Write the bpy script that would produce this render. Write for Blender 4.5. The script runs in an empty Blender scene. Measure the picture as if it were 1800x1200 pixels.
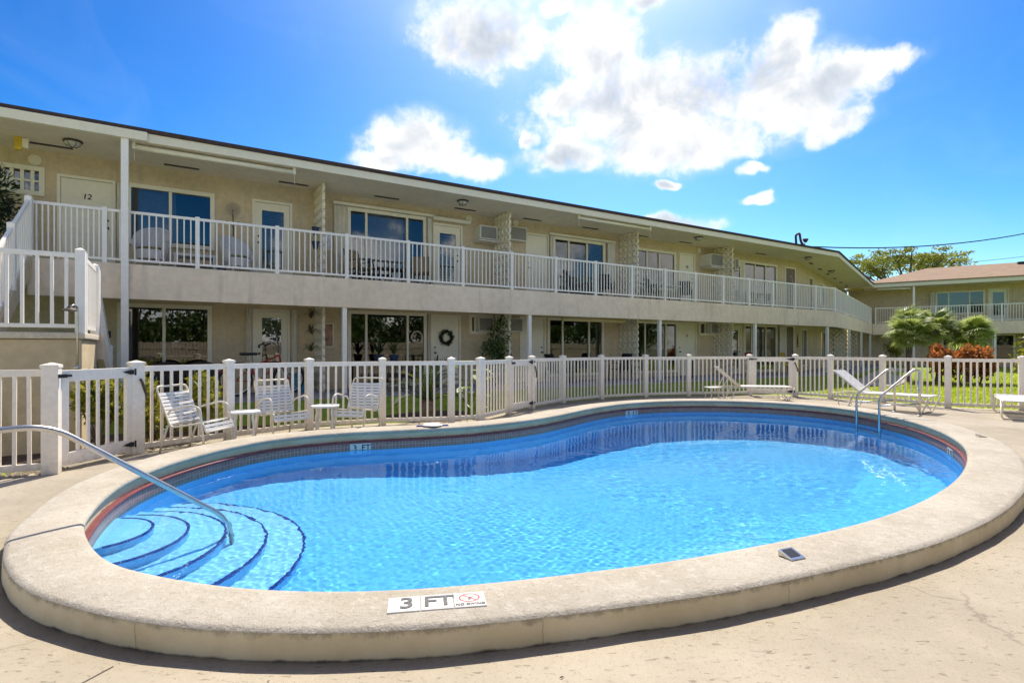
import bpy, bmesh, math, random
import numpy as np
from mathutils import Vector, Matrix

sc = bpy.context.scene
COL = sc.collection
R = math.radians
rnd = random.Random(7)

# ------------------------------------------------------------------ camera
EYE = 1.37
cam = bpy.data.cameras.new('camera'); camo = bpy.data.objects.new('camera', cam); COL.objects.link(camo)
camo.location = (0, 0, EYE); camo.rotation_euler = (R(90), 0, 0)
cam.sensor_width = 36.0; cam.lens = 19.2; cam.shift_y = 13.0 / 1800.0; cam.clip_start = .05; cam.clip_end = 6000
sc.camera = camo

# ------------------------------------------------------------------ light and exposure
SUN_AZ, SUN_EL = R(8), R(52)
sl = bpy.data.lights.new('sun', 'SUN'); sl.energy = 2.0; sl.angle = R(.5); sl.color = (1.0, .93, .80)
suno = bpy.data.objects.new('sun', sl); COL.objects.link(suno)
sd = -Vector((math.sin(SUN_AZ) * math.cos(SUN_EL), math.cos(SUN_AZ) * math.cos(SUN_EL), math.sin(SUN_EL)))
suno.rotation_euler = sd.to_track_quat('-Z', 'Y').to_euler(); suno.location = (0, 0, 30)
sl.cycles.is_caustics_light = True
sc.view_settings.view_transform = 'Standard'; sc.view_settings.look = 'None'
sc.view_settings.exposure = 1.66; sc.view_settings.gamma = 1.0; sc.view_settings.use_curve_mapping = False
sc.cycles.use_denoising = True
sc.cycles.max_bounces = 10; sc.cycles.transparent_max_bounces = 12
sc.cycles.sample_clamp_indirect = 6.0

# ------------------------------------------------------------------ world: sky with clouds
world = bpy.data.worlds.new('World'); sc.world = world; world.use_nodes = True
wt = world.node_tree
SKY_STRENGTH = .15

class NT:
    """small helper that chains shader nodes"""
    def __init__(s, tree): s.t = tree
    def n(s, kind, **kw):
        nd = s.t.nodes.new(kind)
        for k, v in kw.items(): setattr(nd, k, v)
        return nd
    def put(s, sock, v):
        if isinstance(v, bpy.types.NodeSocket): s.t.links.new(v, sock)
        else: sock.default_value = v
    def m(s, op, a, b=0.0, c=None, clamp=False):
        nd = s.n('ShaderNodeMath', operation=op, use_clamp=clamp)
        s.put(nd.inputs[0], a); s.put(nd.inputs[1], b)
        if c is not None: s.put(nd.inputs[2], c)
        return nd.outputs[0]
    def ramp(s, v, a, b, lo=0.0, hi=1.0):
        nd = s.n('ShaderNodeMapRange', interpolation_type='SMOOTHSTEP')
        s.put(nd.inputs[0], v); nd.inputs[1].default_value = a; nd.inputs[2].default_value = b
        nd.inputs[3].default_value = lo; nd.inputs[4].default_value = hi
        return nd.outputs[0]
    def mix(s, f, a, b, blend='MIX'):
        nd = s.n('ShaderNodeMix', data_type='RGBA', blend_type=blend)
        s.put(nd.inputs[0], f)
        for sock, v in ((nd.inputs[6], a), (nd.inputs[7], b)):
            s.put(sock, v if isinstance(v, bpy.types.NodeSocket) else (*v, 1.0)[:4])
        return nd.outputs[2]
    def noise(s, vec, scale, detail=4.0, rough=.55, dist=0.0):
        nd = s.n('ShaderNodeTexNoise'); s.put(nd.inputs['Vector'], vec)
        nd.inputs['Scale'].default_value = scale; nd.inputs['Detail'].default_value = detail
        nd.inputs['Roughness'].default_value = rough; nd.inputs['Distortion'].default_value = dist
        return nd.outputs['Fac']

def build_world():
    k = NT(wt)
    bg = wt.nodes['Background']
    sky = k.n('ShaderNodeTexSky', sky_type='NISHITA', sun_disc=False)
    sky.sun_elevation = SUN_EL; sky.sun_rotation = SUN_AZ
    sky.altitude = 0; sky.air_density = 1.0; sky.dust_density = 1.1; sky.ozone_density = 2.2
    hs = k.n('ShaderNodeHueSaturation'); hs.inputs['Hue'].default_value = .492; hs.inputs['Saturation'].default_value = 1.5; hs.inputs['Value'].default_value = .165
    k.put(hs.inputs['Color'], sky.outputs[0])
    gm = k.n('ShaderNodeGamma'); gm.inputs['Gamma'].default_value = 1.62; k.put(gm.inputs['Color'], hs.outputs[0])
    tc = k.n('ShaderNodeTexCoord'); D = tc.outputs['Generated']
    sep = k.n('ShaderNodeSeparateXYZ'); k.put(sep.inputs[0], D)
    az = k.m('ARCTAN2', sep.outputs[0], sep.outputs[1]); el = k.m('ARCSINE', sep.outputs[2])
    wa = k.noise(D, 9.0, 3.0, .6); wb = k.noise(D, 7.3, 3.0, .6, .4)
    azw = k.m('ADD', az, k.m('MULTIPLY', k.m('SUBTRACT', wa, .5), .10))
    elw = k.m('ADD', el, k.m('MULTIPLY', k.m('SUBTRACT', wb, .5), .075))
    # (azimuth, elevation, half width, half height) in degrees of each cumulus lobe
    lobes = CLOUDS
    fld = None
    for a, e, ra, re in lobes:
        da = k.m('DIVIDE', k.m('SUBTRACT', azw, R(a)), R(ra)); de = k.m('DIVIDE', k.m('SUBTRACT', elw, R(e)), R(re))
        q = k.m('SUBTRACT', 1.0, k.m('ADD', k.m('MULTIPLY', da, da), k.m('MULTIPLY', de, de)))
        q = k.m('MAXIMUM', q, -1.0)
        fld = q if fld is None else k.m('SMOOTH_MAX', fld, q, .25)
    # unseen fair weather cumulus round the rest of the sky, cover raised for fill
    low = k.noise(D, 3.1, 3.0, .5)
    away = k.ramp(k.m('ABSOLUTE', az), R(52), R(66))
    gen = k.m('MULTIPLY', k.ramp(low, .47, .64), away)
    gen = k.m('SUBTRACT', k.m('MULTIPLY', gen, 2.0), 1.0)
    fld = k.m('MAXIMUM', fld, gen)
    fine = k.noise(D, 22.0, 5.0, .62, .3); mid = k.noise(D, 8.0, 3.0, .55)
    fluff = k.noise(D, 60.0, 3.0, .6)
    dens = k.m('ADD', fld, k.m('MULTIPLY', k.m('SUBTRACT', fine, .5), 2.0))
    dens = k.m('ADD', dens, k.m('MULTIPLY', k.m('SUBTRACT', mid, .5), 1.0))
    dens = k.m('ADD', dens, k.m('MULTIPLY', k.m('SUBTRACT', fluff, .5), .7))
    cov = k.m('POWER', k.ramp(dens, -.20, .92), .9)
    core = k.ramp(k.m('ADD', k.m('MULTIPLY', fld, .7), k.m('MULTIPLY', k.m('SUBTRACT', k.noise(D, 9.0, 4.0, .6, .3), .5), 2.6)), .0, 1.15)
    white = (2.75, 2.68, 2.58); shade = (1.30, 1.45, 1.66)
    ccol = k.mix(core, white, shade)
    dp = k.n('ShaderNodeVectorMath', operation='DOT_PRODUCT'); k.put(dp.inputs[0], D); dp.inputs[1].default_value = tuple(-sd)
    front = k.ramp(dp.outputs['Value'], .55, -.6, 1.0, 2.1)      # out-of-view cumulus brightened away from the sun to add fill
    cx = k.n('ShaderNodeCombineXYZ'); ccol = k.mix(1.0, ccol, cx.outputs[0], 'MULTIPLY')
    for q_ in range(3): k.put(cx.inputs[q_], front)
    wisp = k.m('MULTIPLY', k.ramp(k.noise(D, 5.0, 4.0, .6, .8), .52, .80), .07)
    skyc = k.mix(1.0, gm.outputs[0], (2.08, 2.08, 2.08), 'MULTIPLY'); veil = k.m('MAXIMUM', wisp, k.m('MULTIPLY', k.m('MULTIPLY', k.ramp(fld, -1.0, .7), k.ramp(mid, .35, .65)), .45)); skyw = k.mix(veil, skyc, (2.0, 2.25, 2.5))
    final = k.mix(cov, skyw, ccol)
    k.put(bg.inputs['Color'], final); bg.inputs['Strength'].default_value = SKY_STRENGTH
    world.cycles.sampling_method = 'MANUAL'; world.cycles.sample_map_resolution = 512

CLOUDS = [   # azimuth, elevation, half width, half height in degrees
    (13.5, 23.4, 12.97, 4.51), (-3.0, 29.8, 7.36, 3.40), (8.3, 28.6, 5.89, 3.40), (26.8, 25.7, 2.32, 3.04), (32.0, 23.6, 4.32, 1.56), (27.5, 22.5, 6.44, 3.40), (5.9, 19.1, 4.88, 1.84), (17.4, 19.6, 9.48, 2.48), (30.5, 19.7, 3.50, 1.38), (5.1, 24.2, 4.23, 1.75), (23.5, 16.6, 1.36, 0.72), (23.9, 14.1, 1.52, 0.56), (16.2, 16.2, 1.36, 0.56), (-9.8, 19.8, 5.61, 2.85), (-5.9, 18.4, 5.43, 1.38), (4.2, 31.9, 1.68, 0.80), (14.3, 31.6, 2.32, 0.96), (16.3, 12.3, 4.60, 1.01), (-12.3, 18.2, 4.23, 1.10), (1.5, 21.2, 1.04, 1.20)]
build_world()

# ------------------------------------------------------------------ materials
MATS = {}
def pm(name, base, rough=.7, var=.12, scale=4.0, bump=0.0, bscale=60.0, metal=0.0, spec=.4, dark=None, island=0.0, streak=0.0, grime=0.0):
    """procedural paint, stone or metal: base colour broken up by two noises, fine relief from a third"""
    m = bpy.data.materials.new(name); m.use_nodes = True; k = NT(m.node_tree)
    p = m.node_tree.nodes['Principled BSDF']
    tc = k.n('ShaderNodeTexCoord'); O = tc.outputs['Object']
    f = k.m('MULTIPLY', k.m('ADD', k.noise(O, scale, 5.0, .6), k.noise(O, scale * 6.3, 3.0, .6)), .5)
    lo = tuple(c * (1 - var * 1.6) for c in base) if dark is None else dark
    hi = tuple(min(1, c * (1 + var)) for c in base)
    col = k.mix(k.ramp(f, .34, .66), lo, hi)
    if streak:      # rain marks: noise drawn out down the wall
        mp = k.n('ShaderNodeMapping'); k.put(mp.inputs[0], O); mp.inputs['Scale'].default_value = (5.0, 5.0, .45)
        col = k.mix(k.m('MULTIPLY', k.ramp(k.noise(mp.outputs[0], 1.0, 6.0, .65), .50, .74), streak), col, tuple(c * .55 for c in base))
    if grime:       # splash dirt on the lowest part
        sp = k.n('ShaderNodeSeparateXYZ'); k.put(sp.inputs[0], O)
        gm_ = k.ramp(k.m('ADD', sp.outputs[2], k.m('MULTIPLY', k.noise(O, 14.0, 5.0, .7), .35)), .38, .12)
        col = k.mix(k.m('MULTIPLY', gm_, grime), col, (.26, .20, .13))
    if island:
        g = k.n('ShaderNodeNewGeometry')
        col = k.mix(k.m('MULTIPLY', g.outputs['Random Per Island'], island), col, tuple(c * .25 for c in base))
    k.put(p.inputs['Base Color'], col)
    p.inputs['Roughness'].default_value = rough; p.inputs['Metallic'].default_value = metal
    p.inputs['Specular IOR Level'].default_value = spec
    if bump:
        b = k.n('ShaderNodeBump'); b.inputs['Strength'].default_value = bump; b.inputs['Distance'].default_value = .01
        k.put(b.inputs['Height'], k.noise(O, bscale, 4.0, .65)); k.put(p.inputs['Normal'], b.outputs[0])
    MATS[name] = m
    return m

WALL = pm('wall_stucco', (.66, .53, .34), .9, .08, 1.3, .6, 90, streak=.32)
BEAM = pm('beam_stucco', (.90, .74, .56), .9, .07, .9, .5, 70, streak=.35)
SOFF = pm('soffit_paint', (.82, .73, .58), .85, .05, 1.0, .1, 60)
CREAM = pm('cream_trim', (.85, .78, .60), .55, .03, 2.0)
WHITE = pm('white_paint', (.94, .89, .81), .45, .03, 2.0)
VINYL = pm('fence_vinyl', (.97, .87, .74), .42, .05, 3.5, grime=.45)
ROOFD = pm('roof_edge', (.07, .045, .04), .85, .2, 8)
STEEL = pm('stainless_steel', (.60, .57, .52), .30, .08, 12, .05, 200, metal=1.0)
BLACK = pm('black_metal', (.02, .02, .022), .45, .1, 10)
BROWN = pm('dark_bronze', (.08, .055, .04), .5, .2, 10)
CHAIRF = pm('chair_frame', (.78, .71, .58), .4, .03, 5)
STRAP = pm('vinyl_strap', (.82, .79, .74), .5, .04, 6)
PATIO = pm('patio_concrete', (.36, .35, .35), .85, .1, 1.4, .2, 70)
PATHM = pm('walk_concrete', (.50, .46, .40), .9, .1, 1.1, .25, 60)
BLOCK = pm('breeze_block', (.86, .78, .60), .85, .08, 6, .4, 80)
SOIL = pm('mulch', (.10, .07, .05), .95, .4, 9, .8, 40)
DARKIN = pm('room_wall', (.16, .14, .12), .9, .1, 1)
CURT = pm('curtain', (.42, .46, .54), .9, .08, 6)
BLIND = pm('blind', (.50, .47, .42), .8, .08, 5)
SHUT = pm('storm_shutter', (.74, .69, .56), .5, .05, 4)
ACM = pm('ac_plastic', (.76, .72, .62), .5, .05, 5)
GRILLE = pm('ac_grille', (.20, .18, .15), .6, .15, 30)
PLASTER = None
SHINGLE = None
RED = pm('red_cap_tile', (.22, .06, .06), .3, .18, 9)
BLUETILE = pm('cobalt_tile', (.02, .04, .30), .15, .15, 10, spec=.6)
NAVY = pm('blue_pot', (.03, .05, .11), .4, .2, 8)
WICKW = pm('white_wicker', (.68, .66, .64), .7, .1, 40, .5, 120)
WICKD = pm('dark_wicker', (.06, .045, .035), .7, .3, 40, .5, 120)
TAN = pm('tan_sling', (.42, .30, .16), .8, .08, 30)
TURQ = pm('turquoise_plastic', (.02, .22, .34), .5, .1, 6)
REDP = pm('red_paint', (.40, .03, .04), .35, .1, 8)
YELL = pm('yellow_plastic', (.65, .45, .03), .5, .1, 8)
RUBBER = pm('tyre_rubber', (.02, .02, .02), .8, .1, 20)
BULB = pm('lamp_glass', (.55, .53, .48), .25, .1, 20)
WOODF = pm('weathered_fence', (.42, .36, .27), .9, .2, 6)
BARK = pm('bark', (.16, .12, .085), .95, .3, 12, .7, 30)
PALMBARK = pm('palm_bark', (.20, .16, .12), .95, .3, 14, .7, 30)
ROCK = pm('pebbles', (.42, .36, .27), .9, .3, 5, island=.6)
INK = pm('black_ink', (.02, .02, .02), .6, .05, 9)
SIGNW = pm('white_tile', (.70, .67, .61), .35, .03, 9)
GREYINK = pm('worn_grey_ink', (.10, .10, .10), .6, .3, 25)
REDINK = pm('red_ink', (.55, .05, .05), .5, .15, 20)

def leafmat(name, base, alt, rough=.5, trans=.25):
    m = bpy.data.materials.new(name); m.use_nodes = True; k = NT(m.node_tree); t = m.node_tree
    p = t.nodes['Principled BSDF']; out = t.nodes['Material Output']
    g = k.n('ShaderNodeNewGeometry'); tc = k.n('ShaderNodeTexCoord')
    c = k.mix(g.outputs['Random Per Island'], base, alt)
    c = k.mix(k.ramp(k.noise(tc.outputs['Object'], 2.2, 3.0), .35, .65), c, tuple(x * .6 for x in base))
    k.put(p.inputs['Base Color'], c); p.inputs['Roughness'].default_value = rough
    tr = k.n('ShaderNodeBsdfTranslucent'); k.put(tr.inputs['Color'], k.mix(.5, c, tuple(min(1, x * 1.7) for x in alt)))
    mx = k.n('ShaderNodeMixShader'); mx.inputs[0].default_value = trans
    t.links.new(p.outputs[0], mx.inputs[1]); t.links.new(tr.outputs[0], mx.inputs[2]); t.links.new(mx.outputs[0], out.inputs[0])
    return m
LEAF = leafmat('leaf_green', (.05, .10, .02), (.15, .24, .04))
LEAFD = leafmat('leaf_dark', (.018, .042, .014), (.045, .08, .025), trans=.15)
CROTON = leafmat('leaf_croton', (.07, .12, .012), (.40, .36, .04), trans=.35)
ORANGE = leafmat('leaf_orange', (.22, .12, .02), (.65, .20, .06), trans=.4)
FAN = leafmat('leaf_fan_palm', (.18, .25, .04), (.44, .50, .16), trans=.45)
GRASS = leafmat('grass_blade', (.32, .43, .02), (.52, .62, .05), trans=.5)
LIME = leafmat('leaf_lime', (.16, .26, .02), (.30, .38, .04), trans=.3)
SAGO = leafmat('leaf_sago', (.03, .07, .015), (.12, .16, .03))
CANOPY = leafmat('leaf_canopy', (.14, .18, .02), (.36, .36, .06), trans=.4)

def glassmat():
    m = bpy.data.materials.new('window_glass'); m.use_nodes = True; k = NT(m.node_tree); t = m.node_tree
    t.nodes.clear(); out = k.n('ShaderNodeOutputMaterial')
    tr = k.n('ShaderNodeBsdfTransparent'); tr.inputs[0].default_value = (.42, .45, .46, 1)
    gl = k.n('ShaderNodeBsdfGlossy'); gl.inputs['Roughness'].default_value = .01; gl.inputs['Color'].default_value = (.95, .93, .88, 1)
    fr = k.n('ShaderNodeFresnel'); fr.inputs['IOR'].default_value = 1.8
    tc = k.n('ShaderNodeTexCoord'); b = k.n('ShaderNodeBump'); b.inputs['Strength'].default_value = .03; b.inputs['Distance'].default_value = .05
    k.put(b.inputs['Height'], k.noise(tc.outputs['Object'], 1.3, 1.0)); k.put(gl.inputs['Normal'], b.outputs[0])
    mx = k.n('ShaderNodeMixShader')
    k.put(mx.inputs[0], k.m('ADD', k.m('MULTIPLY', fr.outputs[0], 1.0), .04))
    t.links.new(tr.outputs[0], mx.inputs[1]); t.links.new(gl.outputs[0], mx.inputs[2]); t.links.new(mx.outputs[0], out.inputs[0])
    return m
GLASS = glassmat()

def deckmat():
    m = bpy.data.materials.new('deck_concrete'); m.use_nodes = True; k = NT(m.node_tree); p = m.node_tree.nodes['Principled BSDF']
    O = k.n('ShaderNodeTexCoord').outputs['Object']
    c = k.mix(k.ramp(k.noise(O, .55, 6.0, .62), .33, .68), (.35, .30, .225), (.46, .40, .31))
    c = k.mix(k.m('MULTIPLY', k.ramp(k.noise(O, 2.6, 6.0, .7), .50, .72), .5), c, (.45, .385, .295))
    c = k.mix(k.m('MULTIPLY', k.ramp(k.noise(O, 38.0, 4.0, .75), .56, .68), .5), c, (.21, .165, .12))
    mp = k.n('ShaderNodeMapping'); k.put(mp.inputs[0], O); mp.inputs['Rotation'].default_value = (0, 0, .5); mp.inputs['Scale'].default_value = (1, 3.2, 1)
    fl = k.ramp(k.noise(mp.outputs[0], 11.0, 5.0, .75), .60, .66)
    c = k.mix(k.m('MULTIPLY', fl, .6), c, (.26, .20, .145))
    vo = k.n('ShaderNodeTexVoronoi', feature='DISTANCE_TO_EDGE'); vo.inputs['Scale'].default_value = .42
    wv = k.n('ShaderNodeVectorMath', operation='ADD'); k.put(wv.inputs[0], O)
    nn = k.n('ShaderNodeTexNoise'); nn.inputs['Scale'].default_value = 2.5; nn.inputs['Detail'].default_value = 6; k.put(nn.inputs['Vector'], O)
    vs = k.n('ShaderNodeVectorMath', operation='SCALE'); k.put(vs.inputs[0], nn.outputs['Color']); vs.inputs['Scale'].default_value = .45
    k.put(wv.inputs[1], vs.outputs[0]); k.put(vo.inputs['Vector'], wv.outputs[0])
    crack = k.m('MULTIPLY', k.ramp(vo.outputs['Distance'], 0.0, .006, 1.0, 0.0), k.ramp(k.noise(O, .7, 2.0), .44, .52))
    c = k.mix(k.m('MULTIPLY', crack, .35), c, (.07, .055, .04))
    k.put(p.inputs['Base Color'], c); p.inputs['Roughness'].default_value = .9; p.inputs['Specular IOR Level'].default_value = .25
    b = k.n('ShaderNodeBump'); b.inputs['Strength'].default_value = .7; b.inputs['Distance'].default_value = .010
    h = k.m('ADD', k.noise(O, 45.0, 5.0, .7), k.m('MULTIPLY', fl, -.7)); k.put(b.inputs['Height'], h); k.put(p.inputs['Normal'], b.outputs[0])
    return m
DECK = deckmat()

def copingmat():
    m = bpy.data.materials.new('coping_render'); m.use_nodes = True; k = NT(m.node_tree); p = m.node_tree.nodes['Principled BSDF']
    O = k.n('ShaderNodeTexCoord').outputs['Object']
    c = k.mix(k.ramp(k.noise(O, 1.6, 6.0, .62), .32, .68), (.43, .375, .29), (.54, .485, .395))
    c = k.mix(k.m('MULTIPLY', k.ramp(k.noise(O, 34.0, 6.0, .85, .8), .52, .60), .62), c, (.32, .25, .175))
    c = k.mix(k.m('MULTIPLY', k.ramp(k.noise(O, 17.0, 5.0, .75), .52, .62), .5), c, (.62, .57, .485))
    vo = k.n('ShaderNodeTexVoronoi', feature='DISTANCE_TO_EDGE'); vo.inputs['Scale'].default_value = .8; k.put(vo.inputs['Vector'], k.n('ShaderNodeVectorMath', operation='ADD').outputs[0])
    wv = vo.inputs['Vector'].links[0].from_node; k.put(wv.inputs[0], O); nn = k.n('ShaderNodeTexNoise'); nn.inputs['Scale'].default_value = 3.0; nn.inputs['Detail'].default_value = 6; k.put(nn.inputs['Vector'], O)
    vs = k.n('ShaderNodeVectorMath', operation='SCALE'); k.put(vs.inputs[0], nn.outputs['Color']); vs.inputs['Scale'].default_value = .35; k.put(wv.inputs[1], vs.outputs[0])
    crack = k.m('MULTIPLY', k.ramp(vo.outputs['Distance'], 0.0, .004, 1.0, 0.0), k.ramp(k.noise(O, .9, 2.0), .50, .56))
    c = k.mix(k.m('MULTIPLY', crack, .12), c, (.16, .12, .08))
    c = k.mix(k.m('MULTIPLY', k.ramp(k.noise(O, .8, 5.0, .65), .55, .75), .35), c, (.40, .34, .25))
    k.put(p.inputs['Base Color'], c); p.inputs['Roughness'].default_value = .88; p.inputs['Specular IOR Level'].default_value = .25
    b = k.n('ShaderNodeBump'); b.inputs['Strength'].default_value = .8; b.inputs['Distance'].default_value = .010
    k.put(b.inputs['Height'], k.m('ADD', k.noise(O, 34.0, 5.0, .7, .5), k.m('MULTIPLY', k.noise(O, 130.0, 2.0), .4))); k.put(p.inputs['Normal'], b.outputs[0])
    return m
COPTOP = copingmat()

def sidemat():
    m = bpy.data.materials.new('coping_side_cement'); m.use_nodes = True; k = NT(m.node_tree); p = m.node_tree.nodes['Principled BSDF']
    O = k.n('ShaderNodeTexCoord').outputs['Object']; sp = k.n('ShaderNodeSeparateXYZ'); k.put(sp.inputs[0], O)
    c = k.mix(k.ramp(k.noise(O, 2.2, 6.0, .62), .32, .68), (.58, .48, .30), (.69, .59, .40))
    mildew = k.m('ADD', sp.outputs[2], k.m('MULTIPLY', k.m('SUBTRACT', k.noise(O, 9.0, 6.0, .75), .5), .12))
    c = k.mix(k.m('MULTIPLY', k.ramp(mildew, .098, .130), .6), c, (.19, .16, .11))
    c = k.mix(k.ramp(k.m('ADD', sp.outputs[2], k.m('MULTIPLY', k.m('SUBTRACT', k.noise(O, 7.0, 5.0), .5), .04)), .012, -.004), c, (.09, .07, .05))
    k.put(p.inputs['Base Color'], c); p.inputs['Roughness'].default_value = .92
    b = k.n('ShaderNodeBump'); b.inputs['Strength'].default_value = .5; b.inputs['Distance'].default_value = .008
    k.put(b.inputs['Height'], k.noise(O, 40.0, 5.0, .7)); k.put(p.inputs['Normal'], b.outputs[0])
    return m
COPSIDE = sidemat()

def tileband():
    m = bpy.data.materials.new('mosaic_band'); m.use_nodes = True; k = NT(m.node_tree); p = m.node_tree.nodes['Principled BSDF']
    uv = k.n('ShaderNodeUVMap'); uv.uv_map = 'UVMap'
    br = k.n('ShaderNodeTexBrick'); br.offset = 0.0; k.put(br.inputs['Vector'], uv.outputs[0])
    br.inputs['Color1'].default_value = (.29, .125, .085, 1); br.inputs['Color2'].default_value = (.37, .185, .13, 1); br.inputs['Mortar'].default_value = (.40, .34, .30, 1)
    br.inputs['Scale'].default_value = 1.0; br.inputs['Mortar Size'].default_value = .0035; br.inputs['Brick Width'].default_value = .05; br.inputs['Row Height'].default_value = .05
    k.put(p.inputs['Base Color'], br.outputs['Color']); p.inputs['Roughness'].default_value = .3
    b = k.n('ShaderNodeBump'); b.inputs['Strength'].default_value = .4; b.inputs['Distance'].default_value = -.004; k.put(b.inputs['Height'], br.outputs['Fac']); k.put(p.inputs['Normal'], b.outputs[0])
    return m
MOSAIC = tileband()
PLASTER = pm('pool_plaster', (.21, .58, .96), .8, .05, 1.2, .1, 60)
STEPP = pm('step_plaster', (.42, .70, .97), .8, .04, 3, .1, 60)

def watermat():
    m = bpy.data.materials.new('pool_water'); m.use_nodes = True; k = NT(m.node_tree); t = m.node_tree; t.nodes.clear()
    out = k.n('ShaderNodeOutputMaterial'); g = k.n('ShaderNodeBsdfGlass'); g.inputs['IOR'].default_value = 1.29; g.inputs['Roughness'].default_value = 0.0
    g.inputs['Color'].default_value = (.74, .965, 1.0, 1)
    t.links.new(g.outputs[0], out.inputs[0]); return m
WATER = watermat()

def shinglemat():
    m = bpy.data.materials.new('roof_shingle'); m.use_nodes = True; k = NT(m.node_tree); p = m.node_tree.nodes['Principled BSDF']
    O = k.n('ShaderNodeTexCoord').outputs['Object']
    br = k.n('ShaderNodeTexBrick'); k.put(br.inputs['Vector'], O); br.inputs['Scale'].default_value = 1.0
    br.inputs['Color1'].default_value = (.29, .185, .105, 1); br.inputs['Color2'].default_value = (.38, .255, .155, 1); br.inputs['Mortar'].default_value = (.19, .12, .085, 1)
    br.inputs['Brick Width'].default_value = .33; br.inputs['Row Height'].default_value = .15; br.inputs['Mortar Size'].default_value = .008
    c = k.mix(k.m('MULTIPLY', k.ramp(k.noise(O, 1.2, 5.0), .4, .65), .35), br.outputs['Color'], (.26, .18, .13))
    k.put(p.inputs['Base Color'], c); p.inputs['Roughness'].default_value = .95
    return m
SHINGLE = shinglemat()

def lawnmat():
    m = bpy.data.materials.new('lawn_soil'); m.use_nodes = True; k = NT(m.node_tree); p = m.node_tree.nodes['Principled BSDF']
    O = k.n('ShaderNodeTexCoord').outputs['Object']
    c = k.mix(k.ramp(k.noise(O, 3.0, 6.0, .7), .35, .65), (.18, .26, .015), (.30, .39, .025))
    c = k.mix(k.m('MULTIPLY', k.ramp(k.noise(O, 60.0, 3.0, .7), .45, .7), .5), c, (.05, .085, .012))
    k.put(p.inputs['Base Color'], c); p.inputs['Roughness'].default_value = .95; return m
LAWN = lawnmat()

# ------------------------------------------------------------------ mesh helpers
class MB:
    def __init__(s): s.v = []; s.f = []
    def add(s, vs, fs):
        o = len(s.v); s.v += [tuple(p) for p in vs]; s.f += [tuple(i + o for i in f) for f in fs]; return s
    def box(s, x0, x1, y0, y1, z0, z1):
        return s.add([(x0, y0, z0), (x1, y0, z0), (x1, y1, z0), (x0, y1, z0), (x0, y0, z1), (x1, y0, z1), (x1, y1, z1), (x0, y1, z1)],
                     [(0, 3, 2, 1), (4, 5, 6, 7), (0, 1, 5, 4), (1, 2, 6, 5), (2, 3, 7, 6), (3, 0, 4, 7)])
    def bar(s, a, b, w, h, up=(0, 0, 1)):
        a, b = Vector(a), Vector(b); d = (b - a).normalized(); u = Vector(up)
        x = d.cross(u)
        if x.length < 1e-4: x = d.cross(Vector((1, 0, 0)))
        x.normalize(); y = x.cross(d)
        q = [(-w / 2, -h / 2), (w / 2, -h / 2), (w / 2, h / 2), (-w / 2, h / 2)]
        return s.add([a + x * i + y * j for i, j in q] + [b + x * i + y * j for i, j in q],
                     [(0, 1, 2, 3), (7, 6, 5, 4), (0, 4, 5, 1), (1, 5, 6, 2), (2, 6, 7, 3), (3, 7, 4, 0)])
    def tube(s, pts, r, n=8, caps=True):
        pts = [Vector(p) for p in pts]; rings = []
        ref = None
        for i, p in enumerate(pts):
            d = (pts[min(i + 1, len(pts) - 1)] - pts[max(i - 1, 0)]).normalized()
            if ref is None: ref = d.orthogonal().normalized()
            ref = (ref - d * ref.dot(d)).normalized(); y = d.cross(ref)
            rr = r[i] if isinstance(r, (list, tuple)) else r
            rings.append([p + (ref * math.cos(2 * math.pi * k / n) + y * math.sin(2 * math.pi * k / n)) * rr for k in range(n)])
        o = len(s.v)
        for rg in rings: s.v += [tuple(p) for p in rg]
        for i in range(len(rings) - 1):
            for k in range(n):
                s.f.append((o + i * n + k, o + i * n + (k + 1) % n, o + (i + 1) * n + (k + 1) % n, o + (i + 1) * n + k))
        if caps:
            s.f.append(tuple(o + k for k in reversed(range(n)))); s.f.append(tuple(o + (len(rings) - 1) * n + k for k in range(n)))
        return s
    def lathe(s, prof, n=16, c=(0, 0, 0), axis='z'):
        o = len(s.v)
        for r, z in prof:
            for k in range(n):
                a = 2 * math.pi * k / n
                p = (r * math.cos(a), r * math.sin(a), z) if axis == 'z' else ((r * math.cos(a), z, r * math.sin(a)) if axis == 'y' else (z, r * math.cos(a), r * math.sin(a)))
                s.v.append((p[0] + c[0], p[1] + c[1], p[2] + c[2]))
        for i in range(len(prof) - 1):
            for k in range(n): s.f.append((o + i * n + k, o + i * n + (k + 1) % n, o + (i + 1) * n + (k + 1) % n, o + (i + 1) * n + k))
        s.f.append(tuple(o + k for k in reversed(range(n)))); s.f.append(tuple(o + (len(prof) - 1) * n + k for k in range(n)))
        return s
    def prism(s, poly, z0, z1):
        n = len(poly)
        return s.add([(x, y, z0) for x, y in poly] + [(x, y, z1) for x, y in poly],
                     [tuple(reversed(range(n))), tuple(range(n, 2 * n))] + [(i, (i + 1) % n, n + (i + 1) % n, n + i) for i in range(n)])
    def mesh(s, name, mat, smooth=False, recalc=True):
        me = bpy.data.meshes.new(name); me.from_pydata(s.v, [], s.f)
        if recalc:
            bm = bmesh.new(); bm.from_mesh(me); bmesh.ops.recalc_face_normals(bm, faces=bm.faces); bm.to_mesh(me); bm.free()
        if mat: me.materials.append(mat)
        if smooth:
            for p in me.polygons: p.use_smooth = True
        return me
    def build(s, name, mat, parent=None, loc=(0, 0, 0), rz=0.0, smooth=False, recalc=True):
        return place(name, s.mesh(name, mat, smooth, recalc), parent, loc, rz)

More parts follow.
